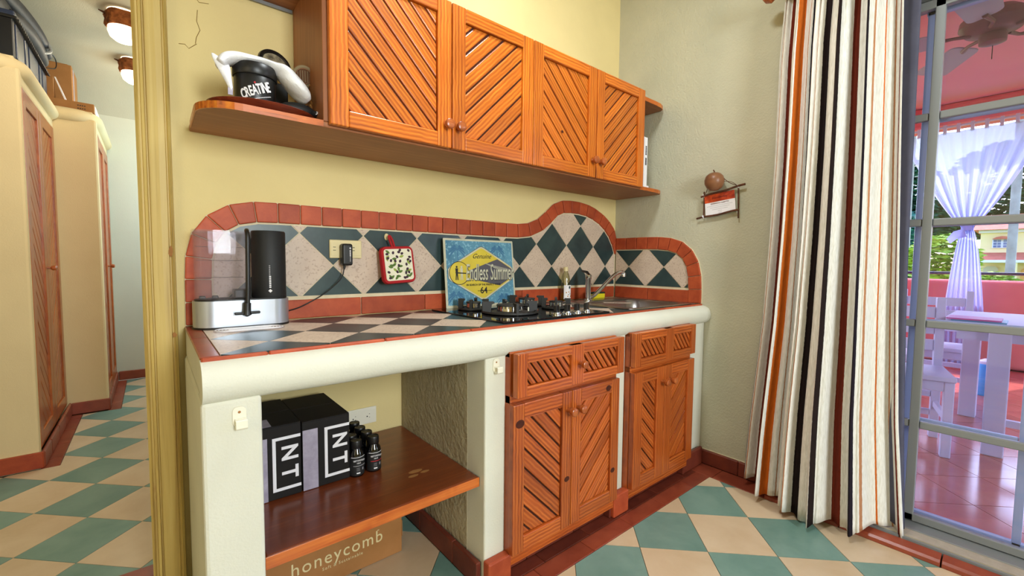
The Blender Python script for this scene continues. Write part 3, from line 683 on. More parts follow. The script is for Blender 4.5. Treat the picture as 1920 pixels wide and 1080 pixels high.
put('bottle_body', MB().lathe([(.026, .865), (.0285, .870), (.028, .925), (.0245, .965), (.024, .99), (.018, 1.015), (.0115, 1.028), (.011, 1.034)], 24, Mb), M_CLEARG, bt, smooth=True)
put('liquid', MB().lathe([(.0245, .867), (.0265, .872), (.0262, .909)], 24, Mb), M_SOAP, bt, smooth=True)
put('cap', MB().lathe([(.0135, 1.033), (.0135, 1.052), (.011, 1.056)], 20, Mb), M_CREAMP, bt, smooth=True)
def arc_label(parent, name, c, r, a0, a1, z0, z1, mat, n=10, d=.0006):
    mb = MB(); vs_ = []
    for k in range(n+1):
        a = a0+(a1-a0)*k/n
        for rr in (r, r+d):
            for z in (z0, z1): vs_.append((c[0]+rr*math.cos(a), c[1]+rr*math.sin(a), z))
    fs = []
    for k in range(n):
        b = k*4; fs += [(b+2, b+6, b+7, b+3), (b, b+1, b+5, b+4), (b+1, b+3, b+7, b+5), (b, b+4, b+6, b+2)]
    mb.add(vs_, fs); return put(name, mb, mat, parent, smooth=True)
lb = arc_label(bt, 'label', (-.510, -.055), .0287, -2.7, -.9, .878, .955, M_INK)
for k in range(9):
    a = random.uniform(-2.5, -1.1); z = random.uniform(.885, .915); arc_label(lb, 'flower_print', (-.510, -.055), .0293, a, a+.2, z, z+.006, [M_SOAP, M_INKG, M_SOAP][k % 3], 2)
arc_label(lb, 'label_emblem', (-.510, -.055), .0293, -1.7, -1.3, .936, .95, M_TGREEN, 4)
sp = empty('sponge', (-.27, -.075, .872), 'yellow sponge with dark green scouring pad behind the sink', 'sponge')
put('foam', bx(-.325, -.205, -.093, -.045, .870, .900), base_mat('sponge_yellow', (214, 200, 24), .9), sp, bevel=.006)
put('scouring_pad', bx(-.325, -.205, -.093, -.045, .900, .908), base_mat('scour_green', (28, 48, 38), .95), sp, bevel=.002)

# ------------------------------------------------------------------ WATER MACHINE
wm = empty('water_purifier', (-2.06, -.08, .864), 'countertop water purifier with clear tank, black cylinder and silver base', 'appliance')
def stadium(x0, x1, y0, y1, n=10):
    r = (y1-y0)/2; return rrect(x0, x1, y0, y1, r-.0005, n)
def tower(poly, z0, z1, mat, parent, name, smooth=True, sc=1.0, bevel=0):
    cx = sum(p[0] for p in poly)/len(poly); cy = sum(p[1] for p in poly)/len(poly)
    mb = MB(); q = [(cx+(x-cx)*sc, cy+(y-cy)*sc) for x, y in poly]; mb.prism(q[::-1], lambda x, y: (x, y, z0), lambda x, y: (x, y, z1)); return put(name, mb, mat, parent, smooth=smooth, bevel=bevel)
tower(stadium(-2.196, -1.926, -.142, -.022), .864, .871, M_BLACKPL, wm, 'foot_plate')
tower(rrect(-2.193, -1.928, -.141, -.023, .052, 10), .871, .951, M_SILVER, wm, 'base')
tower(rrect(-2.188, -1.933, -.138, -.026, .050, 10), .951, .955, M_BLACKPL, wm, 'base_top')
# tank: thin walls
mb = MB(); o1 = rrect(-2.186, -2.040, -.136, -.030, .022, 5); o2 = rrect(-2.183, -2.043, -.133, -.033, .020, 5); n = len(o1)
o3 = rrect(-2.1895, -2.036, -.1395, -.0265, .024, 5)
lo = [(o1, .957), (o1, 1.143), (o3, 1.146), (o3, 1.168), (o2, 1.168), (o2, .960)]
for lp, z in lo: mb.v += [(x, y, z) for x, y in lp]
for i in range(len(lo)-1):
    for k in range(n): mb.f.append((i*n+k, i*n+(k+1) % n, (i+1)*n+(k+1) % n, (i+1)*n+k))
mb.f.append(tuple(range((len(lo)-1)*n, len(lo)*n))); mb.f.append(tuple(reversed(range(n))))
tk = put('tank', mb, M_TANK, wm, smooth=True)
put('tank_lid', bx(-2.186, -2.040, -.136, -.030, 1.161, 1.166), M_TANK, tk, bevel=.003)
put('inlet_cup', bx(-2.088, -2.048, -.125, -.075, .957, .985), M_BLACKPL, tk, bevel=.004)
for z in (1.02, 1.075, 1.118): put('level_line', bx(-2.178, -2.05, -.0345, -.0338, z, z+.0012), M_INKB, tk)
for x in (-2.168, -2.135): put('float_foot', bx(x-.008, x+.008, -.10, -.08, .957, .966), M_BLACKPL, tk, bevel=.003)
cyl = put('filter_cylinder', MB().lathe([(.049, .953), (.0505, .957), (.0505, 1.170), (.048, 1.1735)], 40, Matrix.Translation((-1.983, -.083, 0)), 1, 1), M_BLACKMAT, wm, smooth=True)
Mt = frame((-1.9895, -.1342, 1.022), (0, 0, 1), (-1, .08, 0))
put('emblem', MB().prism([(-.006, 0), (0, .006), (.006, 0), (0, -.006)], lambda u, v: Mt @ Vector((u-.044, v, 0)), lambda u, v: Mt @ Vector((u-.044, v, .0008))), M_INK, cyl)
for k in range(13):
    u = -.034+k*.0058
    put('lettering_stroke', MB().box(u, u+.0038, -.0028 if k < 7 else -.001, .0028, .0, .0008, Mt), M_INK if k < 7 else M_INKG, cyl)
pipe = put('spout_tube', MB().tube(catmull([(-2.045, -.10, 1.160), (-2.050, -.120, 1.170), (-2.053, -.145, 1.168), (-2.053, -.156, 1.150), (-2.054, -.158, 1.10), (-2.056, -.160, .99), (-2.058, -.160, .94)], 5), .0065, 12), M_BLACKPL, wm, smooth=True)
put('tap_body', MB().tube([(-2.058, -.160, .945), (-2.059, -.160, .944), (-2.060, -.160, .918), (-2.060, -.160, .908), (-2.060, -.158, .903)], [.006, .0105, .0105, .0125, .005], 14), M_BLACKPL, pipe, smooth=True)
put('tap_bar', MB().tube([(-2.094, -.162, .912), (-2.092, -.162, .912), (-2.026, -.160, .9135), (-2.024, -.160, .9135)], [.002, .0045, .0045, .002], 10), M_BLACKPL, pipe, smooth=True)
dt = empty('drip_tray', (-2.05, -.185, .864), 'clear plastic drip tray with white oval ridges in front of the water purifier', 'tray')
tower(rrect(-2.152, -1.962, -.232, -.146, .0415, 10), .8645, .8675, M_TANK, dt, 'tray_body')
for k in range(5):
    s = 1-.0085*k*2; i_ = .004+.0085*k
    a = rrect(-2.152+i_, -1.962-i_, -.232+i_*.9, -.146-i_*.9, .0415-i_*.9, 8); b = rrect(-2.152+i_+.002, -1.962-i_-.002, -.232+i_*.9+.002, -.146-i_*.9-.002, .0395-i_*.9, 8); n = len(a)
    mb = MB(); mb.v = [(x, y, .8676) for x, y in a]+[(x, y, .8676) for x, y in b]+[(x, y, .8690) for x, y in a]+[(x, y, .8690) for x, y in b]
    for j in range(n):
        j2 = (j+1) % n; mb.f += [(2*n+j, 2*n+j2, 3*n+j2, 3*n+j), (j, j2, 2*n+j2, 2*n+j), (n+j2, n+j, 3*n+j, 3*n+j2), (j2, j, n+j, n+j2)]
    put('ridge', mb, M_INK, dt)

# ------------------------------------------------------------------ OUTLETS, ADAPTER
o1 = empty('wall_outlet', (-1.705, -.01, 1.122), 'cream wall outlet plate among the dark tiles with a charger in it', 'outlet')
put('plate', bx(-1.766, -1.644, -.018, -.0098, 1.088, 1.158), M_CREAMP, o1, bevel=.003)
put('inner_panel', bx(-1.762, -1.648, -.0195, -.018, 1.098, 1.147), M_CREAMP, o1, bevel=.001)
for z in (1.118, 1.130): put('slot', bx(-1.682, -1.672, -.0200, -.0194, z-.001, z+.001), M_DARK, o1)
for z in (1.118, 1.130): put('slot', bx(-1.754, -1.744, -.0200, -.0194, z-.001, z+.001), M_DARK, o1)
ad = empty('power_adapter', (-1.705, -.04, 1.10), 'black plug-in power adapter with a thin cord in the cream outlet', 'charger')
put('adapter_body', bx(-1.731, -1.692, -.058, -.020, 1.060, 1.143), M_BLACKPL, ad, bevel=.008, seg=3)
put('cord', MB().tube(catmull([(-1.718, -.035, 1.062), (-1.72, -.036, 1.045), (-1.727, -.038, 1.02), (-1.745, -.035, .995), (-1.79, -.028, .955), (-1.84, -.022, .925), (-1.885, -.025, .905), (-1.94, -.04, .895)], 6), .0022, 8), M_BLACKPL, ad, smooth=True)
put('strain_relief', MB().tube([(-1.717, -.035, 1.066), (-1.719, -.036, 1.045)], [.0055, .0035], 10), M_BLACKPL, ad, smooth=True)
Mt = frame((-1.703, -.0584, 1.10), (0, 0, -1), (1, 0, 0))
put('emblem', MB().prism([(-.004, 0), (0, .0035), (.004, 0), (0, -.0035)], lambda u, v: Mt @ Vector((u-.026, v, 0)), lambda u, v: Mt @ Vector((u-.026, v, .0006))), M_INK, ad)
for k in range(9): put('lettering_stroke', MB().box(-.019+k*.005, -.0155+k*.005, -.002, .002, 0, .0006, Mt), M_INK if k < 5 else M_INKG, ad)
o2 = empty('wall_outlet', (-1.645, -.002, .446), 'white double outlet plate low in the open bay behind the black bottles', 'outlet')
put('plate', bx(-1.705, -1.586, -.009, -.001, .412, .480), M_WHITEP, o2, bevel=.003)
put('inner_panel', bx(-1.700, -1.591, -.0105, -.009, .420, .468), M_WHITEP, o2, bevel=.001)
for cx in (-1.675, -1.618):
    for dx, dz in ((-.007, .007), (-.007, -.007)): put('slot', bx(cx+dx-.001+.008, cx+dx+.010, -.0112, -.0104, .446+dz-.001, .446+dz+.001), M_DARK, o2)
    put('slot', MB().lathe([(.0025, 0), (.0025, .0008)], 10, frame((cx-.008, -.0104, .444), (1, 0, 0), (0, 0, 1))), M_DARK, o2)

# ------------------------------------------------------------------ POT HOLDER
ph = empty('pot_holder', (-1.515, -.03, 1.08), 'square quilted pot holder with olive print and red edging hung on the tiles', 'pot holder')
hk = put('wall_hook', MB().lathe([(.009, 0), (.0095, .003), (.007, .006)], 18, frame((-1.538, -.0098, 1.178), (1, 0, 0), (0, 0, 1)), 1, 1.5), M_CREAMP, None, smooth=True)
tag(hk, 'small cream adhesive hook on the dark tile above the pot holder', 'hook'); W[hk.name] = Matrix.Identity(4)
Mp = frame((-1.505, -.050, 1.064), (1, .06, .055), (-.05, .12, 1))
hw, hh = .071, .074
def soft_pad(hw, hh, th, r=.02, n=6): return rrect(-hw, hw, -hh, hh, r, n)
mb = MB(); p = soft_pad(hw, hh, 0, .022)
lv = [(1.0, -.018), (1.03, -.012), (1.03, .0), (1.0, .006)]
for s, z in lv: mb.v += [(x*s, y*s, z) for x, y in p]
n = len(p)
for i in range(len(lv)-1):
    for k in range(n): mb.f.append((i*n+k, i*n+(k+1) % n, (i+1)*n+(k+1) % n, (i+1)*n+k))
mb.f += [tuple(reversed(range(n))), tuple(range((len(lv)-1)*n, len(lv)*n))]
put('red_edging', MB().add([Mp @ Vector(v) for v in mb.v], mb.f), M_TOWELR, ph, smooth=True)
q = soft_pad(hw*.87, hh*.87, 0, .012); mb = MB(); mb.prism(q[::-1], lambda x, y: Mp @ Vector((x, y, .0055)), lambda x, y: Mp @ Vector((x, y, .0085)))
fr = put('print_panel', mb, mottled('print_cotton', (238, 232, 210), (226, 222, 196), 30, .9, .1, 0, .2), ph)
M_OLIVE = base_mat('olive_purple', (58, 30, 48), .7); M_LEAF = base_mat('leaf_green', (86, 116, 44), .7); M_LEAF2 = base_mat('leaf_lime', (150, 168, 70), .7)
def ell(cx, cy, a, b, ang, z0, z1, M, n=12, pointed=False):
    pts = []
    for k in range(n):
        t = 2*PI*k/n; x, y = a*math.cos(t), b*math.sin(t)
        if pointed: y *= (1-abs(math.cos(t))**3*.9)
        pts.append((cx+x*math.cos(ang)-y*math.sin(ang), cy+x*math.sin(ang)+y*math.cos(ang)))
    mb = MB(); mb.prism(pts[::-1], lambda x, y: M @ Vector((x, y, z0)), lambda x, y: M @ Vector((x, y, z1))); return mb
ol = [(-.05, .045), (-.048, .028), (-.035, .018), (-.016, .016), (-.006, .033), (.004, .052), (.018, .046), (.006, .014), (-.002, -.004), (.05, .058), (.052, .03), (.044, .02), (.053, .012), (.034, .0), (-.012, -.03), (-.05, -.03), (-.046, -.054), (.036, -.02), (.028, -.036), (.042, -.034), (.02, -.056), (.03, -.054), (.01, .06), (-.022, .05)]
for k, (x, y) in enumerate(ol): put('olive_print', ell(x*.98, y*.98, .0068, .0052, .6*k, .0085, .0090, Mp), M_OLIVE, fr)
for k in range(22):
    x, y = random.uniform(-.052, .052), random.uniform(-.055, .055)
    put('leaf_print', ell(x, y, .0115, .0052, random.uniform(0, PI), .0085, .0088, Mp, 12, True), [M_LEAF, M_LEAF, M_LEAF2][k % 3], fr)
put('hanging_loop', MB().tube(catmull([Mp @ Vector(v) for v in ((-.018, .074, 0), (-.024, .10, -.002), (-.026, .118, -.004), (-.019, .118, -.004), (-.012, .10, -.002), (-.008, .074, 0))], 4), .0045, 8), M_TOWELR, ph, smooth=True)

# ------------------------------------------------------------------ TIN SIGN
sg = empty('tin_sign', (-1.085, -.06, .872), 'weathered blue tin sign with yellow diamond leaning on the tiles behind the hob', 'sign')
Ms = frame((-1.0825, -.047, 1.027), (1, 0, 0), (0, .10, 1))       # z axis faces the room (-y)
def sgn(name, poly, z0, z1, mat, parent=sg, bevel=0):
    mb = MB(); mb.prism(ccw(poly)[::-1], lambda x, y: Ms @ Vector((x, y, z0)), lambda x, y: Ms @ Vector((x, y, z1))); return put(name, mb, mat, parent, bevel=bevel)
M_TINEDGE = mottled('tin_cream', (214, 212, 190), (190, 188, 160), 14, .5, .4, 0, .1)
M_TINBLUE = mottled('tin_blue', (98, 156, 182), (70, 124, 152), 7, .42, .5, 0, .1, (130, 180, 200))
M_TINBLUE2 = base_mat('tin_blue_dark', (58, 112, 150), .45)
M_TINYEL = mottled('tin_yellow', (222, 200, 60), (206, 182, 48), 8, .45, .5, 0, .1)
M_TINGREY = base_mat('tin_grey', (84, 82, 92), .5)
sgn('plate', rrect(-.2015, .2015, -.158, .158, .004, 2), -.001, .0006, M_TINEDGE)
bl = sgn('blue_field', rrect(-.190, .193, -.146, .149, .003, 2), .0006, .0009, M_TINBLUE)
for cx, cy in ((-.13, .11), (.10, .115), (-.145, -.10), (.13, -.12)):
    for k in range(9):
        a = PI*(k/8)*1.15-.25; pts = [(cx, cy)]+[(cx+.05*t*math.cos(a)+.0, cy+.05*t*math.sin(a)-.035*t*t+s*.004) for t, s in ((.4, 1), (.75, 1.2), (1, 0), (.75, -1.2), (.4, -1))]
        sgn('palm_print', pts, .0009, .0011, M_TINBLUE2, bl)
    sgn('palm_print', [(cx-.002, cy), (cx+.002, cy), (cx+.006, cy-.05), (cx+.001, cy-.05)], .0009, .0011, M_TINBLUE2, bl)
def rdiam(hx, hy, cut, cx=.005, cy=-.002):
    # hexagon-like rounded diamond
    return [(cx-hx, cy+cut), (cx-hx, cy-cut), (cx-hx*.93, cy-cut*1.7), (cx-.012, cy-hy+.003), (cx, cy-hy), (cx+.012, cy-hy+.003), (cx+hx*.93, cy-cut*1.7), (cx+hx, cy-cut), (cx+hx, cy+cut), (cx+hx*.93, cy+cut*1.7), (cx+.012, cy+hy-.003), (cx, cy+hy), (cx-.012, cy+hy-.003), (cx-hx*.93, cy+cut*1.7)]
sgn('diamond_edge', rdiam(.190, .128, .020), .0009, .0016, M_INKB)
sgn('diamond_edge', rdiam(.188, .126, .020), .0016, .0018, M_TINEDGE)
dm = sgn('diamond_field', rdiam(.180, .118, .018), .0018, .0022, M_TINYEL)
sgn('grey_flare', [(-.07, .012), (.098, .066), (.186, .018), (.186, -.021), (.105, -.062), (-.06, -.028)], .0022, .0024, M_TINGREY, dm)
for k in range(6): sgn('flare_line', [(.02+.01*k, .045-.004*k), (.17, .012-.003*k+.004), (.17, .013-.003*k+.004), (.02+.01*k, .0462-.004*k)], .0024, .0025, M_TINEDGE, dm)
circ = lambda cx, cy, r, n=28: [(cx+r*math.cos(2*PI*k/n), cy+r*math.sin(2*PI*k/n)) for k in range(n)]
sgn('round_badge', circ(-.125, 0, .054), .0023, .0027, M_INKB, dm); sgn('round_badge', circ(-.125, 0, .051), .0027, .0028, M_TINYEL, dm)
# simple figures standing on the badge
for fx, mt in ((-.138, M_INKB), (-.112, M_TINEDGE)):
    sgn('figure_print', circ(fx, .028, .005, 10), .0028, .003, mt, dm)
    sgn('figure_print', [(fx-.008, .022), (fx+.007, .022), (fx+.005, -.002), (fx+.006, -.032), (fx+.001, -.032), (fx-.001, -.008), (fx-.004, -.032), (fx-.009, -.032), (fx-.006, -.002)], .0028, .003, mt, dm)
sgn('figure_print', [(-.146, .004), (-.088, .001), (-.088, -.004), (-.146, -.001)], .003, .0031, M_INKB, dm)
def stext(s, x, y, size, mat, z=.003, **k): return text('lettering', s, Ms @ Matrix.Translation((x, y, z)), size, mat, sg, **k)
stext('Endless Summer', .0515, -.003, .108, M_INKB, .0030, shear=.22, xs=.40, bold=.0022)
stext('Endless Summer', .050, -.001, .108, M_TINEDGE, .0040, shear=.22, xs=.40, bold=.0008)
stext('Genuine', .004, .078, .032, M_INKB, .0026, shear=.5)
stext('IN SEARCH OF THE PERFECT WAVE', .010, -.056, .0125, M_INKB, .0030, bold=.0002)
stext('64', .008, -.084, .042, M_INKB, .0026, bold=.0008)
for sx in (-1, 1):
    for k in range(4): sgn('small_print', [(.012+sx*(.022+k*.006), -.086), (.012+sx*(.022+k*.006)+.0045, -.086), (.012+sx*(.022+k*.006)+.0045, -.083), (.012+sx*(.022+k*.006), -.083)], .0022, .0025, M_INKB, dm)

# ------------------------------------------------------------------ BOXES AND BOTTLES ON THE SHELF
ZS = .3705
def carton_box(name, label, x0, x1, y0, y1, z0, z1, mat, group=None):
    r = empty(name, ((x0+x1)/2, (y0+y1)/2, z0), label, 'box', group)
    put('body', bx(x0, x1, y0, y1, z0, z1-.003), mat, r, bevel=.003)
    xm = (x0+x1)/2
    put('top_flap', bx(x0+.001, x1-.001, y0, (y0+y1)/2-.001, z1-.003, z1), mat, r, bevel=.001)
    put('top_flap', bx(x0+.001, x1-.001, (y0+y1)/2+.001, y1, z1-.003, z1), mat, r, bevel=.001)
    return r
yb_ = -.326
bA = carton_box('shipping_box', 'left black shipping box with white letters NT, next to the counter wall', -2.094, -1.9515, yb_, -.055, ZS, .592, M_BOXBLK, 'black boxes on the lower shelf')
bB = carton_box('shipping_box', 'right black shipping box with white letters NT, beside the black bottles', -1.949, -1.806, yb_, -.055, ZS, .587, M_BOXBLK, 'black boxes on the lower shelf')
def ntbox(root, xb, xt0, xt1, x1):
    f = lambda x0, x1_, z0, z1: put('printed_bracket', bx(x0, x1_, yb_-.0010, yb_-.0002, z0, z1), M_INK, root)
    f(xb, xb+.009, .394, .556); f(xb+.009, x1, .547, .556); f(xb+.009, x1, .394, .403)
    M = frame(((xb+x1)/2+.006, yb_-.0012, .505), (0, 0, -1), (1, 0, 0)); text('lettering', 'N', M, .062, M_INK, root, bold=.0016)
    M = frame(((xb+x1)/2+.006, yb_-.0012, .445), (0, 0, -1), (1, 0, 0)); text('lettering', 'T', M, .062, M_INK, root, bold=.0016)
    put('tape_strip', bx(xt0, xt1, yb_-.0012, yb_-.0002, .372, .560), M_TAPE, root)
ntbox(bA, -2.030, -2.092, -2.043, -1.9535); ntbox(bB, -1.884, -1.9475, -1.904, -1.8075)
put('tape_strip', bx(-2.075, -2.03, -.32, -.25, .592, .5925), M_TAPE, bA)
BL = [(-1.724, -.318, 'front right bottle of the group, its label crossed by a red line'), (-1.782, -.318, 'front left bottle of the group, beside the black box corner'), (-1.727, -.266, 'second from the front in the right row of bottles'), (-1.781, -.266, 'behind the front left bottle, half hidden by the box'), (-1.731, -.214, 'third from the front in the right row of bottles'), (-1.731, -.158, 'rearmost of the right row, nearest the white outlet')]
for i, (x, y, t) in enumerate(BL):
    r = empty('supplement_bottle', (x, y, ZS), 'black pill bottle, '+t, 'bottle', 'black bottles on the lower shelf')
    M = Matrix.Translation((x, y, 0))
    put('bottle_body', MB().lathe([(.0225, ZS), (.0245, ZS+.003), (.0245, ZS+.068), (.023, ZS+.078), (.017, ZS+.088), (.0155, ZS+.093)], 28, M), M_BGLASS, r, smooth=True)
    put('cap', MB().lathe([(.0178, ZS+.092), (.0185, ZS+.094), (.0185, ZS+.114), (.0172, ZS+.117), (.015, ZS+.1165), (.0145, ZS+.1155)], 24, M), M_BLACKPL, r, smooth=True)
    c = (x, y)
    arc_label(r, 'label', c, .0246, -2.9, -.3, ZS+.006, ZS+.066, M_BLACKMAT)
    if i < 2:
        arc_label(r, 'label_line', c, .0252, -2.6, -.6, ZS+.0655, ZS+.067, M_INK)
        arc_label(r, 'label_line', c, .0252, -2.3, -.6, ZS+.037, ZS+.039, M_INKR if i == 0 else M_INKG)
        a = -1.62
        for s, dz, sz in (('TESTOBOOST', .056, .0068), ('MAX', .047, .0068)):
            Mt = frame((x+.0253*math.cos(a), y+.0253*math.sin(a), ZS+dz), (-math.sin(a), math.cos(a), 0), (0, 0, 1)); text('lettering', s, Mt, sz, M_INK, r, ext=.0012, xs=.86)
        arc_label(r, 'label_line', c, .0252, -1.9, -1.45, ZS+.012, ZS+.016, M_INK)
        for k in range(3): arc_label(r, 'label_line', c, .0252, -1.9, -1.5, ZS+.022+k*.004, ZS+.0228+k*.004, M_INKG)
        arc_label(r, 'label_emblem', c, .0252, -1.15, -.95, ZS+.022, ZS+.030, M_INKG, 3)
hc_ = empty('cardboard_carton', (-1.85, -.15, .0), 'large plain brown carton printed honeycomb, on the floor under the shelf', 'box')
put('body', bx(-2.094, -1.600, -.272, -.03, .002, .325), M_CARD, hc_, bevel=.003)
put('edge_tape', bx(-1.6005, -1.5985, -.2725, -.22, .06, .12), M_CARD, hc_)
text('lettering', 'honeycomb', frame((-1.826, -.2728, .094), (1, 0, 0), (0, 0, 1)), .062, M_CREAMP, hc_, space=1.15, xs=.92)
text('lettering', 'Soft & Sustainable', frame((-1.815, -.2728, .060), (1, 0, 0), (0, 0, 1)), .0145, M_CREAMP, hc_, space=1.25)
put('printed_dash', bx(-1.694, -1.688, -.2735, -.272, .118, .120), M_CREAMP, hc_)

# adhesive hooks on the posts
for x, z, lab in ((-2.145, .732, 'white plastic adhesive hook on the left counter post'), (-1.428, .742, 'white plastic adhesive hook on the post beside the hob cabinet')):
    r = empty('adhesive_hook', (x, -.613, z), lab, 'hook', 'hooks on the counter posts')
    put('back_plate', MB().prism([(x+a, z+b) for a, b in rrect(-.013, .013, -.022, .022, .010, 4)][::-1], lambda u, v: (u, -.6125, v), lambda u, v: (u, -.6155, v)), M_WHITEP, r)
    prof = [(-.6155, z-.004), (-.6155, z-.024), (-.630, z-.026), (-.634, z-.022), (-.634, z-.006), (-.631, z-.004), (-.628, z-.008), (-.628, z-.019), (-.620, z-.019), (-.620, z-.004)]
    put('hook_lip', MB().prism(prof, lambda a, b: (x-.009, a, b), lambda a, b: (x+.013, a, b)), M_WHITEP, r)
    put('screw', MB().lathe([(.003, 0), (.0025, .001)], 10, frame((x, -.6155, z+.010), (1, 0, 0), (0, 0, 1))), M_CARD, r)

# ------------------------------------------------------------------ UPPER SHELF THINGS
ZU = 1.4975
tr = empty('wooden_tray', (-2.01, -.215, ZU), 'oval dark wooden tray with raised rim on the left shelf end', 'tray')
Mtr = Matrix.Translation((-2.012, -.215, ZU)) @ Matrix.Rotation(-.12, 4, 'Z')
put('tray_body', MB().lathe([(.085, .0), (.11, .004), (.140, .022), (.145, .027), (.143, .029), (.134, .026), (.105, .010), (.0, .008)], 40, Mtr, .98, .72), M_TRAYW, tr, smooth=True)
tub = empty('supplement_tub', (-2.045, -.215, ZU+.01), 'black round tub lettered CREATINE standing in the wooden tray', 'tub')
Mu = Matrix.Translation((-2.032, -.215, ZU+.012))
ub = put('tub_body', MB().lathe([(.050, 0), (.053, .004), (.0545, .102), (.052, .106)], 40, Mu), M_BLACKPL, tub, smooth=True)
put('lid', MB().lathe([(.0565, .101), (.058, .103), (.058, .132), (.0555, .135), (.05, .1345)], 40, Mu), M_BLACKPL, tub, smooth=True)
a = math.atan2(-1.719+.215, -2.283+2.032)+.06
Mt0 = frame((-2.032+.0555*math.cos(a), -.215+.0555*math.sin(a), ZU+.065), (-math.sin(a), math.cos(a), 0), (0, 0, 1)) @ Matrix.Rotation(.30, 4, 'Z')
# letters set one by one round the tub
word = 'CREATINE'
for k, ch in enumerate(word):
    t = (0, .0105, .0205, .030, .040, .0475, .0555, .066)[k]-.034; aa = a+t/.055; zz = ZU+.068+t*.45
    Mt = frame((-2.032+.0550*math.cos(aa), -.215+.0550*math.sin(aa), zz), (-math.sin(aa), math.cos(aa), .30), (-.30*-math.sin(aa)*1, -.30*math.cos(aa), 1))
    text('lettering', ch, Mt, .038, M_INK, ub, ext=.0012, xs=.50, bold=.0009)
for k in range(12):
    t = -.036+k*.0066; aa = a+t/.055
    Mt = frame((-2.032+.0550*math.cos(aa), -.215+.0550*math.sin(aa), ZU+.044+t*.38), (-math.sin(aa), math.cos(aa), .3), (0, 0, 1)); put('underline', MB().box(-.0036, .0036, -.0006, .0006, -.0005, .0006, Mt), M_INK, ub)
for t0 in (.018, .0255):
    aa = a+t0/.055; Mt = frame((-2.032+.0550*math.cos(aa), -.215+.0550*math.sin(aa), ZU+.030+(.018-t0)*.3), (-math.sin(aa), math.cos(aa), -.2), (0, 0, 1)); put('red_print', MB().box(-.003, .003, -.0016, .0016, 0, .0008, Mt), M_INKR, ub)
aa = a-.004/.055; Mt = frame((-2.032+.0550*math.cos(aa), -.215+.0550*math.sin(aa), ZU+.088), (-math.sin(aa), math.cos(aa), 0), (0, 0, 1)); put('red_print', MB().box(-.0022, .0022, -.0022, .0022, 0, .0008, Mt @ Matrix.Rotation(.7, 4, 'Z')), M_INKR, ub)
# towel: rolled cloth draped over the tub
ctr_pts = [(-2.122, -.235, 1.640, .016, .036), (-2.105, -.23, 1.662, .020, .040), (-2.07, -.225, 1.675, .019, .042), (-2.02, -.222, 1.678, .018, .042), (-1.985, -.225, 1.672, .020, .042), (-1.962, -.232, 1.652, .026, .044), (-1.940, -.245, 1.625, .029, .046), (-1.918, -.255, 1.600, .029, .044), (-1.905, -.26, 1.582, .022, .036), (-1.897, -.262, 1.574, .010, .02)]
tw = MB(); nn_ = 18
ctr_pts = [(x, y, z-.020 if i_ < 5 else z-.008, a_*.85, b_) for i_, (x, y, z, a_, b_) in enumerate(ctr_pts)]
ctrs = catmull(ctr_pts, 4)
for i, (x, y, z, rt, ry) in enumerate(ctrs):
    a0 = ctrs[max(i-1, 0)]; a1 = ctrs[min(i+1, len(ctrs)-1)]; tx, tz = a1[0]-a0[0], a1[2]-a0[2]; L = math.hypot(tx, tz); nx_, nz_ = -tz/L, tx/L
    for k in range(nn_):
        t = 2*PI*k/nn_; w_ = 1+.07*math.sin(3*t+i*.35)+.04*math.sin(7*t+i*.8)
        tw.v.append((x+nx_*rt*math.sin(t)*w_, y+ry*math.cos(t)*w_, z+nz_*rt*math.sin(t)*w_))
for i in range(len(ctrs)-1):
    for k in range(nn_): tw.f.append((i*nn_+k, i*nn_+(k+1) % nn_, (i+1)*nn_+(k+1) % nn_, (i+1)*nn_+k))
tw.f += [tuple(reversed(range(nn_))), tuple(range((len(ctrs)-1)*nn_, len(ctrs)*nn_))]
two = empty('towel', (-2.03, -.22, 1.65), 'folded white towel draped over the black CREATINE tub', 'towel')
put('towel_roll', tw, M_TOWEL, two, smooth=True, sub=1)
tl = MB(); g = [[(-2.150, -.245, 1.678), (-2.118, -.25, 1.655), (-2.098, -.245, 1.655)], [(-2.134, -.25, 1.635), (-2.112, -.258, 1.62), (-2.096, -.25, 1.62)], [(-2.110, -.25, 1.595), (-2.102, -.258, 1.588), (-2.094, -.252, 1.59)], [(-2.100, -.25, 1.572), (-2.097, -.255, 1.568), (-2.092, -.25, 1.570)]]
for r_ in g: tl.v += [(a_, b_, c_-.020) for a_, b_, c_ in r_]
for i in range(3):
    for j in range(2): tl.f.append((i*3+j, i*3+j+1, i*3+j+4, i*3+j+3))
put('hanging_corner', tl, M_TOWEL, two, smooth=True, sub=2, solid=.006)
put('care_label', bx(-2.106, -2.094, -.256, -.254, 1.54, 1.56), M_TAPE, two, bevel=.0008)
# round black lid / scale leaning on the wall
rl = empty('round_lid', (-1.965, -.06, ZU), 'round black rimmed lid leaning against the wall behind the towel', 'lid')
Mr = frame((-1.952, -.088, 1.722), (1, .18, -.1), (.05, .35, 1))
put('rim', MB().lathe([(.040, -.006), (.050, -.008), (.052, -.002), (.049, .006), (.041, .006), (.037, .0)], 36, Mr), M_BLACKPL, rl, smooth=True)
put('disc', MB().lathe([(.040, -.003), (.038, .002), (.0, .003)], 30, Mr), mottled('lid_disc', (182, 170, 140), (60, 56, 50), 50, .4, .5, 0, .1), rl, smooth=True)
put('prop_box', bx(-1.99, -1.92, -.115, -.075, ZU+.03, 1.655), M_BLACKMAT, rl, bevel=.004)
jr = empty('glass_jar', (-1.90, -.16, ZU), 'cloudy glass jar with a patterned base lying tilted beside the towel', 'jar')
Mj = frame((-1.888, -.185, 1.668), (.9, -.35, 0), (0, -.15, 1))
put('jar_body', MB().lathe([(.026, -.055), (.036, -.045), (.0375, -.01), (.034, .008), (.027, .012), (.024, .009), (0, .009)], 30, Mj), M_AMBER, jr, smooth=True)
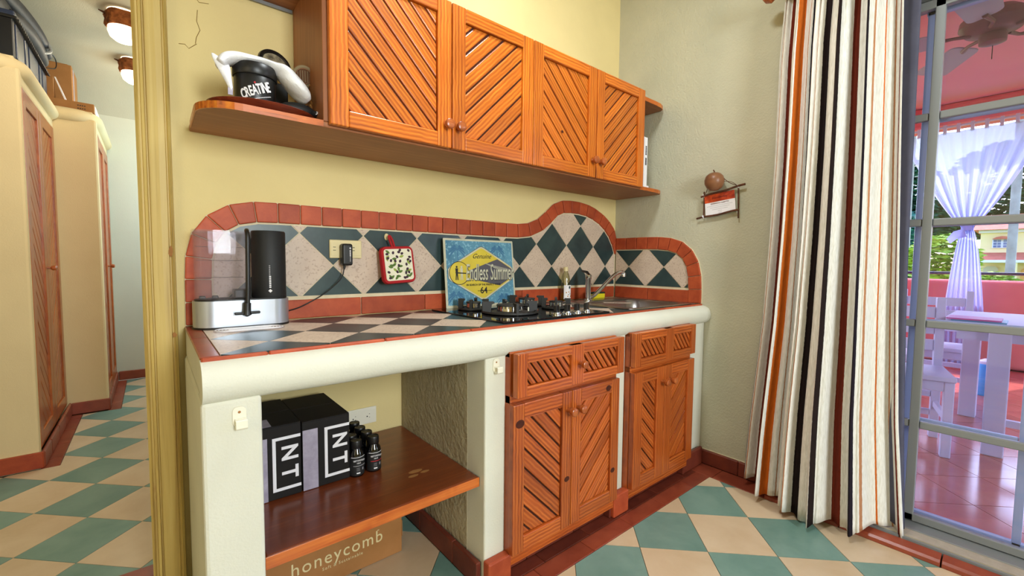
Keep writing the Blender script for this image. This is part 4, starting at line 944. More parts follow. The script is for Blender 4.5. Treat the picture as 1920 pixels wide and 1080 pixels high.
put('jar_foot', MB().lathe([(.0245, .010), (.0245, .0125), (.022, .0125), (.021, .010)], 30, Mj), M_GOURD, jr, smooth=True)
for k in range(6): put('base_ridge', MB().box(-.004+k*.0012*6-.014, -.0026+k*.0012*6-.014, -.017, .017, .009, .0108, Mj), M_AMBER, jr)
rp = empty('rope_coil', (-1.885, -.20, ZU), 'short twisted brown rope hanging from the jar onto the tray', 'rope')
for ph_ in (0, PI):
    pts = catmull([(-1.872, -.20, 1.640), (-1.862, -.205, 1.625), (-1.862, -.21, 1.605), (-1.872, -.215, 1.585), (-1.880, -.22, 1.560), (-1.890, -.222, 1.545)], 8)
    put('strand', MB().tube([(x+.0035*math.cos(i*.9+ph_), y+.0035*math.sin(i*.9+ph_), z) for i, (x, y, z) in enumerate(pts)], .0035, 8), M_ROPE, rp, smooth=True)
put('strand', MB().tube(catmull([(-1.895, -.225, 1.55), (-1.882, -.23, 1.556), (-1.870, -.23, 1.545), (-1.885, -.24, 1.535), (-1.90, -.245, 1.54)], 5), .004, 8), M_ROPE, rp, smooth=True)
cb = empty('black_cloth_bag', (-1.90, -.27, ZU), 'crumpled black cloth pouch with a small white mark at the tray edge', 'pouch')
mb = MB(); mb.sphere((-1.925, -.245, ZU+.040), .042, 16, (1.3, .8, .55)); put('pouch', mb, M_BLACKMAT, cb, smooth=True)
mb = MB(); mb.sphere((-1.872, -.262, ZU+.036), .022, 12, (1.1, .8, .45)); po = put('pouch_end', mb, M_BLACKMAT, cb, smooth=True)
for k in range(3): put('white_mark', MB().box(-.007, .007, -.0012, .0012, 0, .001, frame((-1.875+.003*k, -.2795, ZU+.035+.003*k), (1, 0, .8-.8*k), (0, .3, 1))), M_INK, po)
# left end: dark mat piece under the tray
put_ = put('black_coaster', bx(-2.150, -2.115, -.24, -.16, ZU, ZU+.010), M_BLACKMAT, None, bevel=.003); tag(put_, 'small dark coaster at the far left end of the pine shelf', 'coaster')
# books at the right end
for i, (x0, x1, h, lab) in enumerate(((-.238, -.202, .272, 'thick white book upright against the cabinet side'), (-.201, -.172, .270, 'thin white booklet upright beside the thick white book'))):
    bk = empty('book', ((x0+x1)/2, -.2, ZU), lab, 'book', 'white books on the right shelf end')
    put('cover', bx(x0, x1, -.334, -.12, ZU, ZU+h), M_INK, bk, bevel=.002)
    put('page_block', bx(x0+.002, x1-.002, -.320, -.118, ZU+.003, ZU+h+.0005), M_CREAMP, bk)
    for j, (a0, a1) in enumerate(((.175, .225), (.12, .160))):
        for q_ in range(6):
            zz = ZU+a0+(a1-a0)*q_/6; put('spine_lettering', bx(x0+.009, x1-.009, -.3352, -.3338, zz, zz+.0055), M_INKB, bk)
fl = empty('paper_stack', (-.11, -.2, ZU), 'low stack of white papers lying flat at the shelf end by the right wall', 'paper')
put('sheet_stack', bx(-.182, -.10, -.30, -.08, ZU, ZU+.022), M_INK, fl, bevel=.002)
put('sheet_stack', bx(-.178, -.055, -.31, -.06, ZU, ZU+.010), M_INK, fl, bevel=.002)

# ------------------------------------------------------------------ GOURD SIGN ON THE RIGHT WALL
gs = empty('twig_framed_sign', (-.02, -.66, 1.37), 'small twig-framed wall sign with orange and white card', 'sign')
def tw_(a, b, r0, r1, nm='twig'): 
    a, b = Vector(a), Vector(b); pts = [a+(b-a)*t+Vector((0, 0, .002*math.sin(t*9))) for t in [i/8 for i in range(9)]]
    return put(nm, MB().tube(pts, [r0+(r1-r0)*i/8 for i in range(9)], 8), M_TWIG, gs, smooth=True)
tw_((-.024, -.570, 1.435), (-.024, -.792, 1.474), .005, .0055); tw_((-.020, -.548, 1.322), (-.020, -.765, 1.352), .005, .005)
tw_((-.016, -.583, 1.462), (-.016, -.585, 1.325), .004, .004); tw_((-.016, -.757, 1.470), (-.016, -.762, 1.310), .004, .0035)
for y, z in ((-.583, 1.438), (-.757, 1.466), (-.584, 1.328)):
    for k in range(3): put('string_knot', MB().lathe([(.0062, -.001), (.0072, 0), (.0062, .001)], 10, Matrix.Translation((-.02, y+.003*(k-1), z+.002*k)) @ Matrix.Rotation(PI/2, 4, 'X')), M_INK, gs, smooth=True)
Mg = frame((-.020, -.669, 1.393), (0, -1, .10), (0, 0, 1))    # z faces -x
def gp(name, x0, x1, y0, y1, z, mat, par): return put(name, MB().box(x0, x1, y0, y1, z, z+.0008, Mg), mat, par)
cd_ = gp('card', -.077, .077, -.052, .054, 0, M_INK, gs)
mo = mottled('sunset_print', (222, 88, 40), (130, 38, 30), 22, .5, .3, 0, 0); gp('orange_header', -.077, .077, .012, .054, .0008, mo, cd_)
M_INKM = base_mat('maroon_ink', (96, 20, 24), .6)
text('lettering', 'Bienvenidos', Mg @ Matrix.Translation((0, .033, .0018)), .016, M_INKM, cd_, shear=.2)
text('lettering', 'ESTIMADOS CLIENTES', Mg @ Matrix.Translation((0, .003, .0012)), .0095, M_INKM, cd_)
for r_, (n_, w_) in enumerate(((22, .066), (18, .050), (14, .040), (4, .010), (5, .008))):
    for k in range(n_):
        x = -w_+2*w_*k/n_; gp('print_line', x, x+2*w_/n_*.62, -.0085-.0095*r_, -.0068-.0095*r_, .0008, M_INKG, cd_)
gd = empty('gourd_ornament', (-.035, -.652, 1.506), 'round polished brown gourd ornament hanging above the twig-framed sign', 'gourd')
put('gourd_body', MB().lathe([(.001, -.047), (.02, -.044), (.036, -.032), (.046, -.012), (.0475, .006), (.042, .026), (.028, .040), (.012, .0455), (.004, .047)], 28, Matrix.Translation((-.052, -.652, 1.502))), M_GOURD, gd, smooth=True)
put('stem', MB().tube([(-.052, -.652, 1.545), (-.05, -.648, 1.556), (-.045, -.642, 1.562)], [.004, .003, .003], 8), M_TWIG, gd, smooth=True)
put('cord', MB().tube(catmull([(-.045, -.695, 1.515), (-.035, -.72, 1.49), (-.022, -.755, 1.472)], 4), .0018, 6), M_TWIG, gd, smooth=True)
put('cord', MB().tube(catmull([(-.045, -.690, 1.500), (-.035, -.73, 1.492), (-.022, -.752, 1.474)], 4), .0014, 6), M_TWIG, gd, smooth=True)
put('cord', MB().tube(catmull([(-.045, -.615, 1.475), (-.03, -.60, 1.455), (-.022, -.583, 1.44)], 4), .0018, 6), M_TWIG, gd, smooth=True)

# ------------------------------------------------------------------ CURTAIN
def lerp_tab(tab, z):
    if z <= tab[0][0]: return tab[0][1]
    for (a, va), (b, vb) in zip(tab, tab[1:]):
        if z <= b: return va+(vb-va)*(z-a)/(b-a)
    return tab[-1][1]
def curtain_mat():
    m = base_mat('striped_linen', (232, 226, 208), .9, spec=.1); ns, ls, b = nodes(m)
    uv = N(m, 'ShaderNodeUVMap'); sx = N(m, 'ShaderNodeSeparateXYZ'); ls.new(uv.outputs[0], sx.inputs[0])
    tc = N(m, 'ShaderNodeTexCoord'); nz = noise(m, tc.outputs['Object'], 60, 2)
    ma = N(m, 'ShaderNodeMath', operation='MULTIPLY_ADD'); ls.new(nz.outputs[0], ma.inputs[0]); ma.inputs[1].default_value = .003; ls.new(sx.outputs[0], ma.inputs[2])
    Wt, Ma, Na, Or, Ta, Gr, Bk = (236, 234, 228), (112, 44, 30), (38, 32, 42), (206, 104, 34), (186, 132, 96), (150, 140, 140), (40, 30, 30)
    st = [(0, Wt), (.018, Ta), (.024, Wt), (.060, Ma), (.104, Wt), (.145, Na), (.157, Wt), (.193, Or), (.232, Wt), (.262, Ta), (.268, Wt), (.285, Na), (.325, Wt), (.385, Ta), (.391, Wt), (.425, Bk), (.462, Wt), (.545, Bk), (.575, Wt), (.650, Ma), (.692, Wt), (.745, Na), (.785, Wt), (.832, Ta), (.840, Wt), (.885, Or), (.893, Wt), (.935, Ta), (.943, Wt), (.972, Ma), (.984, Wt)]
    r = ramp(m, ma.outputs[0], st, 'CONSTANT')
    v = coords(m, (260, 260, 30), rand=False); n2 = noise(m, v.outputs[0], 1, 2); k = ramp(m, n2.outputs[0], [(.3, (228, 226, 220)), (.6, (255, 255, 255))])
    ls.new(mix(m, r.outputs[0], k.outputs[0], .8, 'MULTIPLY'), b.inputs['Base Color'])
    v3 = coords(m, (300, 300, 60), rand=False); n3 = noise(m, v3.outputs[0], 1, 3); bump(m, n3.outputs[0], .5, .002); return m
M_CURT = curtain_mat(); M_LIN = mottled('lining_grey', (92, 92, 108), (82, 82, 98), 8, .9, .1, 0, .15)
PH = -.9
CL = [(.03, -.872), (.3, -.885), (.82, -.922), (1.2, -.936), (1.55, -.944), (2.0, -.946), (2.23, -.957), (2.3, -.962)]
CR = [(.03, -1.445), (.47, -1.410), (.87, -1.392), (1.48, -1.372), (2.05, -1.355), (2.3, -1.348)]
def cloth_grid(name, mat, parent, s0, s1, nx_, nz_, xoff, amp_s, zlo, zhi, ext=None, yadd=0):
    me = bpy.data.meshes.new(name); vs_ = []; fs = []; uvs = []
    for j in range(nz_+1):
        z = zlo+(zhi-zlo)*j/nz_; t = (z-zlo)/(zhi-zlo); low = (1-t)
        L, R = lerp_tab(CL, z), lerp_tab(CR, z)
        if ext: L += lerp_tab(ext[0], z); R += lerp_tab(ext[1], z)
        bow = -.055-.155*(low**1.3)*math.sin(PI*.5*(1+0))
        for i in range(nx_+1):
            s = s0+(s1-s0)*i/nx_
            y = L+(R-L)*s
            env = math.sin(PI*min(1, max(0, s)))
            A = (.021+.017*low)*amp_s
            fold = A*math.sin(2*PI*(4.7*s+.25*math.sin(3*s))+PH)+.4*A*math.sin(2*PI*(13.7*s+.1)+1.5*low)+.35*A*math.sin(2*PI*3.1*s+1+.8*low)
            pinch = .010*math.sin(2*PI*24*s)*max(0, (t-.88)/.12)*amp_s
            x = -.075+xoff+(-.045-.115*low**1.4)*env+fold+pinch
            if ext: x = -.036+.004*math.sin(30*s)-(.02*low if 0 < s < 1 else 0)
            y += .25*A*math.cos(2*PI*(4.7*s+.25*math.sin(3*s))+PH)*amp_s+yadd
            zz = z+(0 if j else .012*math.sin(9*s)+.010*math.sin(23*s))
            vs_.append((min(x, -.050) if not ext else min(x+.045*0, -.028), y, zz)); uvs.append((s, t))
    for j in range(nz_):
        for i in range(nx_): b = j*(nx_+1)+i; fs.append((b, b+1, b+nx_+2, b+nx_+1))
    P = W[parent.name].inverted(); me.from_pydata([tuple(P @ Vector(v)) for v in vs_], [], fs); me.materials.append(mat)
    ul = me.uv_layers.new(name='UVMap')
    for lp in me.loops: ul.data[lp.index].uv = uvs[lp.vertex_index]
    for p in me.polygons: p.use_smooth = True
    o = bpy.data.objects.new(name, me); C.objects.link(o); o.parent = parent; W[o.name] = W[parent.name].copy()
    md = o.modifiers.new('s', 'SOLIDIFY'); md.thickness = .0025; md.offset = 0
    return o
cu = empty('striped_curtain', (-.12, -1.15, 2.27), 'heavy cream curtain with maroon, navy and orange stripes beside the glass door', 'curtain')
cloth_grid('striped_cloth', M_CURT, cu, 0, 1, 220, 60, 0, 1.0, .03, 2.30)
cloth_grid('grey_lining', M_LIN, cu, -.02, 1.0, 90, 30, .030, .12, .05, 2.30, ext=([(.03, .012), (2.3, .004)], [(.03, -.004), (.5, -.018), (1.2, -.026), (1.6, -.036), (2.3, -.052)]))
rod = empty('curtain_rod', (-.12, -1.9, 2.285), 'dark wooden curtain rod with turned finial above the glass door', 'curtain rod')
put('pole', MB().tube([(-.125, -.94, 2.285), (-.125, -3.1, 2.285)], .016, 16), M_KNOB, rod, smooth=True)
put('finial', MB().lathe([(.012, 0), (.026, .008), (.020, .018), (.030, .035), (.024, .055), (.008, .066), (.001, .07)], 20, frame((-.125, -.945, 2.275), (0, 0, 1), (1, 0, 0))), M_KNOB, rod, smooth=True)
for y in (-.985, -2.9): put('bracket', MB().tube([(-.125, y, 2.28), (-.06, y, 2.27), (-.002, y, 2.26)], [.010, .008, .016], 12), M_KNOB, rod, smooth=True)

# ------------------------------------------------------------------ GLASS DOOR
dr = struct('door_1', bx(-.018, .17, -2.95, -.98, -.02, .046), M_ALU, bevel=.003)
put('frame_head', bx(.0, .17, -2.95, -.98, 2.10, 2.20), M_ALU, dr, bevel=.003)
for z in (2.115, 2.14, 2.165): put('head_track', bx(-.004, .0, -2.95, -.98, z, z+.006), M_DARK, dr)
put('frame_jamb', bx(.0, .17, -1.02, -.98, .046, 2.10), M_ALU, dr, bevel=.003); put('frame_jamb', bx(.0, .17, -2.95, -2.91, .046, 2.10), M_ALU, dr, bevel=.003)
for x in (.088, .100, .147): put('floor_track', bx(x, x+.004, -2.91, -1.02, .046, .058), M_ALUW, dr)
def leaf(x0, x1, y0, y1, mat, cols, sw):
    st = []
    for y in cols: st.append(put('stile', bx(x0, x1, y-sw, y, .050, 2.098), mat, dr, bevel=.002))
    put('bottom_rail', bx(x0, x1, y0, y1, .050, .078 if mat is M_ALU else .072), mat, dr, bevel=.002); put('top_rail', bx(x0, x1, y0, y1, 2.066, 2.098), mat, dr, bevel=.002)
    for a, b in zip(cols, cols[1:]):
        lo, hi = min(a, b), max(a, b)
        for z in (.430, .837, 1.235, 1.644):
            put('rail', bx(x0+.003, x1-.003, lo+.001, hi-sw-.001, z, z+.029), mat, dr, bevel=.004)
        zs = [.075, .445, .852, 1.25, 1.659, 2.07]
        for z0, z1 in zip(zs, zs[1:]): put('pane', bx((x0+x1)/2-.002, (x0+x1)/2+.002, lo+.002, hi-sw-.002, z0, z1), M_PANE, dr)
leaf(.050, .078, -2.35, -1.04, M_ALU, [-1.04, -1.431, -2.02, -2.32], .029)
leaf(.112, .136, -2.90, -1.40, M_ALUW, [-1.403, -1.719, -2.02, -2.32, -2.62, -2.875], .024)
# brick-red threshold kerb in front of the door
mb = MB(); prof = [(-.142, 0), (-.140, .014), (-.132, .022), (-.095, .032), (-.090, 0)]
for y0, y1 in ((-1.26, -.98), (-1.56, -1.264), (-1.86, -1.564), (-2.16, -1.864), (-2.46, -2.164), (-2.76, -2.464), (-3.0, -2.764)):
    put('kerb_tile', MB().prism(prof, lambda x, z: (x, y0, z), lambda x, z: (x, y1, z)), M_TERRAF, floor, bevel=.0015)
put('kerb_trim', bx(-.090, -.078, -3.0, -.98, 0, .038), M_ALU, floor); put('sill_slab', bx(-.078, -.018, -3.0, -.98, 0, .042), mottled('sill_beige', (178, 166, 146), (164, 152, 134), 30, .6, .3, 0, .2), floor)

# ------------------------------------------------------------------ HALL CLOSETS
def closet(label, xr, y0, y1, ztop, door_z0, door_z1, doors, slat_p):
    global XF
    r = empty('masonry_closet', (xr-.4, (y0+y1)/2, 0), label, 'closet', 'built-in closets of the hall')
    put('side_wall', bx(-3.9, xr, y0, y0+.045, .0, ztop-.06), M_HALL, r, bevel=.012)
    put('side_wall', bx(-3.9, xr-.03, y1-.035, y1-.002, .0, ztop-.06), M_HALL, r)
    put('back_body', bx(-3.88, xr-.10, y0+.045, y1-.035, .0, ztop-.07), M_HALL, r)
    put('lintel', bx(xr-.09, xr-.004, y0+.03, y1, door_z1+.005, ztop-.05), M_HALL, r, bevel=.01)
    put('roof_slab', bx(-3.9, xr-.02, y0+.02, y1, ztop-.07, ztop-.005), M_HALL, r)
    # rounded nosing along the front and the door side
    pts = [(-3.9, y0+.012), (xr-.13, y0+.008)]+[(xr-.13+.115*math.sin(a), y0+.123-.115*math.cos(a)) for a in [PI/2*k/6 for k in range(1, 7)]]+[(xr-.012, y1-.04), (xr-.03, y1-.002)]
    put('rounded_nosing', MB().tube([(x, y, ztop-.045) for x, y in pts], .043, 14), M_HALL, r, smooth=True)
    XF = Matrix.Translation((xr-.030, 0, 0)) @ Matrix.Rotation(PI/2, 4, 'Z')
    for (a, b, kx, ang) in doors:
        panel_door(r, 'door', a, b, door_z0, door_z1, .0, .030, M_HALLPINE, .075, .075, ang, slat_p, [(kx, 1.02)], kr=.014, kl=.038)
    XF = None
    return r
closet('tall closet nearest the doorway, cream with slatted pine doors, black crate on its top', -2.755, 1.49, 2.45, 2.065, .088, 1.925, [(1.535, 1.972, 1.955, -PI/4), (1.976, 2.42, 1.993, PI/4)], .058)
closet('second cream closet by the end wall, slatted pine doors, flat carton on top', -2.550, 2.45, 3.405, 2.085, .084, 1.945, [(2.497, 2.930, 2.905, -PI/4), (2.934, 3.37, 2.955, PI/4)], .058)

# things on the closets
cr = empty('storage_crate', (-3.0, 2.0, 2.06), 'black plastic storage crate with ribbed shiny side on the nearest closet', 'crate')
CZ0, CZ1 = 2.061, 2.30
M_CRATE = base_mat('crate_blue_sheen', (40, 52, 80), .22, spec=.8)  # black plastic, its bluish sheen put into the base colour
put('crate_body', bx(-3.25, -2.778, 1.575, 2.43, CZ0, CZ1-.03), M_BLACKPL, cr, bevel=.006)
put('rim', bx(-3.26, -2.762, 1.565, 2.44, CZ1-.04, CZ1-.025), M_BLACKPL, cr, bevel=.004)
put('lid', bx(-3.25, -2.770, 1.570, 2.435, CZ1-.025, CZ1), M_CRATE, cr, bevel=.006)
for a, b in ((1.60, 1.76), (1.80, 1.86), (1.90, 2.14), (2.18, 2.24), (2.28, 2.41)):
    put('side_panel', bx(-2.780, -2.772, a, b, CZ0+.015, CZ1-.055), M_CRATE, cr, bevel=.003)
for k in range(26): put('rim_tooth', bx(-2.763, -2.758, 1.58+k*.033, 1.60+k*.033, CZ1-.046, CZ1-.034), M_BLACKPL, cr)
bg_ = empty('black_bag', (-3.0, 2.0, 2.3), 'bulky black bag with grey straps lying on the crate', 'bag')
def blob(name, pts, r, mat, par, n=14, sub=1):
    return put(name, MB().tube(catmull(pts, 4), [r*(.35+.65*math.sin(PI*min(1, max(0, .08+.84*k/(4*(len(pts)-1)))))**.6) for k in range(4*(len(pts)-1)+1)], n), mat, par, smooth=True, sub=sub)
M_BAG = mottled('bag_nylon', (44, 46, 54), (28, 30, 36), 12, .5, .4, 0, .4)
blob('bag_body', [(-2.90, 1.60, 2.37), (-2.90, 1.85, 2.39), (-2.91, 2.1, 2.37), (-2.92, 2.35, 2.35)], .085, M_BAG, bg_)
blob('bag_roll', [(-2.83, 1.80, 2.36), (-2.81, 2.02, 2.37), (-2.80, 2.22, 2.35), (-2.79, 2.40, 2.32)], .055, M_BAG, bg_)
blob('bag_roll', [(-2.86, 1.75, 2.46), (-2.83, 2.0, 2.47), (-2.79, 2.25, 2.43), (-2.77, 2.42, 2.37)], .05, M_BAG, bg_)
put('strap', MB().tube(catmull([(-2.80, 2.15, 2.315), (-2.765, 2.22, 2.33), (-2.735, 2.29, 2.37), (-2.745, 2.30, 2.42), (-2.78, 2.26, 2.47)], 5), .009, 8), M_ALU, bg_, smooth=True)
put('strap', MB().tube(catmull([(-2.77, 2.38, 2.42), (-2.735, 2.46, 2.39), (-2.735, 2.47, 2.33), (-2.77, 2.42, 2.305)], 5), .003, 6), M_BLACKPL, bg_, smooth=True)
dk = empty('dark_panel', (-3.0, 1.53, 2.06), 'flat dark brown board standing at the front edge of the nearest closet', 'board')
put('board', bx(-3.3, -2.835, 1.548, 1.562, 2.063, 2.40), M_BLACKMAT, dk, bevel=.002)
fb = empty('flat_carton', (-2.7, 2.8, 2.09), 'flat brown carton lying along the top of the second closet', 'box')
put('carton_body', bx(-3.1, -2.562, 2.515, 3.25, 2.088, 2.148), M_CARD, fb, bevel=.003); put('white_side', bx(-2.563, -2.558, 2.55, 3.22, 2.094, 2.144), M_INK, fb)
for k in range(8): put('print_mark', bx(-2.645+.011*(k % 4), -2.638+.011*(k % 4), 2.5135, 2.515, 2.122-.02*(k//4), 2.128-.02*(k//4)), M_INKB, fb)
ub2 = empty('upright_carton', (-2.8, 3.0, 2.15), 'tall brown cardboard box standing on the flat carton, taped edge', 'box')
put('carton_body', bx(-3.05, -2.700, 2.90, 3.2, 2.149, 2.50), M_CARD, ub2, bevel=.003); put('tape_strip', bx(-2.7005, -2.698, 2.96, 3.0, 2.16, 2.49), M_TAPE, ub2); put('top_flap', bx(-3.04, -2.72, 2.905, 3.05, 2.50, 2.504), M_CARD, ub2)
pf = empty('white_folder', (-2.75, 2.7, 2.15), 'white paper folder leaning in front of the upright carton', 'folder')
put('sheet', MB().prism([(2.60, 2.149), (2.86, 2.149), (2.60, 2.31)], lambda y, z: (-2.70-.05*(z-2.149)/.16, y, z), lambda y, z: (-2.708-.05*(z-2.149)/.16, y, z)), M_INK, pf)
put('backing', bx(-2.83, -2.76, 2.56, 2.62, 2.149, 2.30), M_CARD, pf)
# lamps
HC = 2.62
def hall_lamp(x, y, label):
    r = empty('ceiling_lamp', (x, y, HC), label, 'ceiling lamp', 'log ceiling lamps of the hall')
    M = Matrix.Translation((x, y, 0))
    put('ceiling_plate', MB().lathe([(.075, HC-.012), (.078, HC-.001)], 28, M), M_GLOBE, r, smooth=True)
    mb = MB(); n = 26; prof = [(.086, HC-.012), (.094, HC-.03), (.088, HC-.06), (.092, HC-.085), (.084, HC-.10)]
    mb.lathe(prof, n, M); mb.v = [(x+(a-x)*(1+.06*math.sin(5*math.atan2(b-y, a-x))+.03*random.uniform(-1, 1)), y+(b-y)*(1+.06*math.sin(5*math.atan2(b-y, a-x))), c) for a, b, c in mb.v]
    put('bark_ring', mb, mottled('bark', (176, 104, 56), (92, 48, 26), 26, .8, .2, 0, .9), r)
    put('globe', MB().lathe([(.078, HC-.095), (.080, HC-.125), (.070, HC-.155), (.045, HC-.175), (.0, HC-.182)], 28, M), M_GLOBE, r, smooth=True)
    put('twig_stub', MB().tube([(x-.085, y-.02, HC-.035), (x-.115, y-.025, HC-.028)], [.008, .003], 7), M_TWIG, r)
    l = bpy.data.lights.new('bulb', 'POINT'); l.energy = 5; l.color = (1, .84, .62); l.shadow_soft_size = .07
    o = bpy.data.objects.new('bulb', l); C.objects.link(o); o.location = (x, y, HC-.24)
hall_lamp(-2.375, 2.02, 'nearer lit ceiling lamp, bark ring round a glowing glass bowl, in the hall')
hall_lamp(-2.345, 2.84, 'further lit ceiling lamp, bark ring round a glowing glass bowl, near the hall end wall')

# ------------------------------------------------------------------ PATIO
ZP = -.02
pf_ = struct('patio_floor', bx(.17, 4.95, -6, 3, -.14, ZP-.004), M_GROUTD)
hp = .205; PR = [(.175, -2.9), (4.68, -2.9), (4.68, .3), (.175, .3)]
for n in range(-20, 20):
    for m in range(-6, 26):
        if (m+n) % 2 == 0: continue
        cx, cy = .60+m*hp, -1.60+n*hp
        if -.1 < cx < 4.9 and -3.1 < cy < .5: floor_tile(pf_, PR, cx, cy, hp, M_PATIO, ('p',), ZP-.006, ZP, g=.002)
struct('patio_ceiling', bx(.18, 4.95, -6, 3, 2.90, 3.0), M_PINKC)
struct('patio_beam', bx(4.62, 4.95, -6, 3, 2.66, 2.90), M_PINK, bevel=.03)
pw = struct('patio_wall', bx(4.70, 4.95, -6, 3, ZP, .93), M_PINK, bevel=.05, seg=4)
struct('patio_pillar', bx(4.6, 5.0, -2.75, -2.35, ZP, 2.9), M_PINK, bevel=.03)
struct('patio_pillar', bx(4.6, 5.0, .35, .75, ZP, 2.9), M_PINK, bevel=.03)
struct('wall_outer', bx(.18, .32, 0, .3, -.2, 3.0), M_PINK)
rail_ = empty('patio_railing', (4.82, -1.2, .93), 'thin dark metal handrail above the low pink patio wall', 'railing')
put('handrail', MB().tube([(4.82, -2.4, 1.005), (4.82, .4, 1.005)], .017, 10), base_mat('dark_blue_metal', (50, 52, 84), .4, .3), rail_, smooth=True)
for y in (-2.3, -.45, .3): put('support', MB().tube([(4.82, y, .92), (4.82, y, 1.0)], .01, 8), MATS['dark_blue_metal'], rail_)
vr = empty('voile_rod', (4.5, -1.2, 2.60), 'white rod with fabric tabs below the pink patio beam', 'curtain rod')
put('pole', MB().tube([(4.52, -2.35, 2.615), (4.52, .4, 2.615)], .012, 10), M_FURN, vr, smooth=True)
def voile(name, label, yc, yl, yr, seed):
    r = empty(name, (4.5, yc, 1.5), label, 'curtain', 'tied voile curtains of the patio')
    rnd = random.Random(seed); nx_, nz_ = 120, 60; vs_ = []; fs = []
    for j in range(nz_+1):
        z = .02+2.53*j/nz_
        if z > 1.50:
            t = (z-1.50)/1.05; wl_ = .035+(yl-yc-.035)*t**.8; wr_ = .035+(yc-yr-.035)*t**.8; amp = .020*(1-t)+.018
        else:
            t = (1.50-z)/1.48; wl_ = .035+.11*min(1, t*1.6)**.6; wr_ = .035+.13*min(1, t*1.6)**.6; amp = .022
        for i in range(nx_+1):
            s = i/nx_; y = yc+wl_-(wl_+wr_)*s
            if z > 1.5: zz = z-.10*math.sin(PI*s)*0
            x = 4.50+amp*math.sin(2*PI*(8*s+.3*math.sin(5*s+seed)))+.3*amp*math.sin(2*PI*19*s+seed)
            vs_.append((x, y, z))
    for j in range(nz_):
        for i in range(nx_): b = j*(nx_+1)+i; fs.append((b, b+1, b+nx_+2, b+nx_+1))
    mb = MB(); mb.v = vs_; mb.f = fs; put('voile', mb, M_SHEER, r, smooth=True)
    put('tie_band', MB().lathe([(.045, -.03), (.05, 0), (.045, .03)], 20, Matrix.Translation((4.5, yc, 1.50)), 1, 1), M_SHEER, r, smooth=True)
    bl_ = MB(); bl_.v = [(4.46, yc+.02, 1.49), (4.44, yc+.10, 1.46), (4.44, yc+.15, 1.38), (4.45, yc+.12, 1.33), (4.46, yc+.07, 1.38), (4.47, yc, 1.40)]; bl_.f = [(0, 1, 4, 5), (1, 2, 3, 4)]
    put('bow_tail', bl_, M_SHEER, r, solid=.004)
    y = yl-.03
    while y > yr:
        put('tab', bx(4.50, 4.54, y-.028, y+.0, 2.54, 2.635), M_FURN, r); y -= .105
voile('voile_curtain', 'white voile curtain tied at the middle, straight outside the glass door', -1.245, -.66, -1.80, 1)
voile('voile_curtain', 'white voile curtain seen past the striped curtain edge, left of the tied one', -.12, .36, -.655, 5)
voile('voile_curtain', 'white voile curtain at the right end of the patio beam', -2.2, -1.83, -2.34, 9)

# ceiling fan
fn = empty('ceiling_fan', (1.72, -1.49, 2.9), 'brown ceiling fan with pale blades under the pink patio ceiling', 'fan')
FM = Matrix.Translation((1.72, -1.49, 0)); M_FANB = base_mat('fan_brown', (132, 84, 78), .45); M_FANW = base_mat('fan_blade', (184, 182, 190), .5)
put('canopy', MB().lathe([(.02, 2.82), (.06, 2.86), (.075, 2.899)], 24, FM), M_FANB, fn, smooth=True)
put('down_rod', MB().lathe([(.013, 2.66), (.013, 2.84)], 12, FM), M_FANB, fn, smooth=True)
put('motor', MB().lathe([(.05, 2.50), (.125, 2.52), (.155, 2.56), (.15, 2.60), (.10, 2.64), (.03, 2.67)], 32, FM), M_FANB, fn, smooth=True)
put('hub', MB().lathe([(.03, 2.44), (.06, 2.45), (.062, 2.49), (.055, 2.51)], 24, FM), M_FANB, fn, smooth=True)
put('pull_chain', MB().tube([(1.74, -1.49, 2.44), (1.745, -1.49, 2.36)], .002, 6), M_DARK, fn)
for k in range(5):
    R = FM @ Matrix.Rotation(2*PI*k/5+.55, 4, 'Z') @ Matrix.Translation((0, 0, 2.525)) @ Matrix.Rotation(.2, 4, 'X')
    q = rrect(.24, .68, -.095, .095, .045, 4); mb = MB(); mb.prism(q[::-1], lambda a, b: R @ Vector((a, b*(1 if a > .4 else .8), 0)), lambda a, b: R @ Vector((a, b*(1 if a > .4 else .8), .008)))
    bd = put('blade', mb, M_FANW, fn)
    put('blade_arm', MB().tube([R @ Vector((.10, 0, -.01)), R @ Vector((.18, .02, -.015)), R @ Vector((.28, 0, -.004))], [.012, .010, .014], 8), M_FANB, bd, smooth=True)

# patio furniture
def patio_chair(x, y, rz, label):
    r = empty('patio_chair', (x, y, ZP), label, 'chair', 'white patio chairs'); M = Matrix.Translation((x, y, ZP)) @ Matrix.Rotation(rz, 4, 'Z')
    q = lambda nm, *a, **k: put(nm, MB().box(*a, M=M), M_FURN, r, bevel=.005, **k)
    for sx in (-1, 1):
        q('leg', sx*.20-.022, sx*.20+.022, -.20, -.155, 0, .44); q('back_post', sx*.20-.022, sx*.20+.022, .17, .215, 0, .90)
        q('side_stretcher', sx*.20-.012, sx*.20+.012, -.155, .17, .20, .24)
    q('seat', -.225, .225, -.215, .17, .44, .47)
    q('apron', -.18, .18, -.195, -.17, .38, .44)
    for z in (.56, .665, .77): q('back_slat', -.178, .178, .185, .20, z, z+.07)
    for z in (.14, .26): q('stretcher', -.178, .178, .18, .20, z, z+.04)
    return r
patio_chair(1.33, -1.21, -1.33, 'white wooden chair nearest the glass door, its slatted back to the door')
patio_chair(2.62, -1.22, -1.5+PI*0+.0, 'white wooden chair further out beside the low pink wall')
patio_chair(2.05, -1.02, .1, 'white wooden chair on the far side of the patio table')
tb = empty('patio_table', (1.9, -1.75, ZP), 'white wooden patio table with thick square legs outside the glass door', 'table')
put('table_top', bx(1.42, 2.45, -2.45, -1.36, .715, .745), M_FURN, tb, bevel=.006)
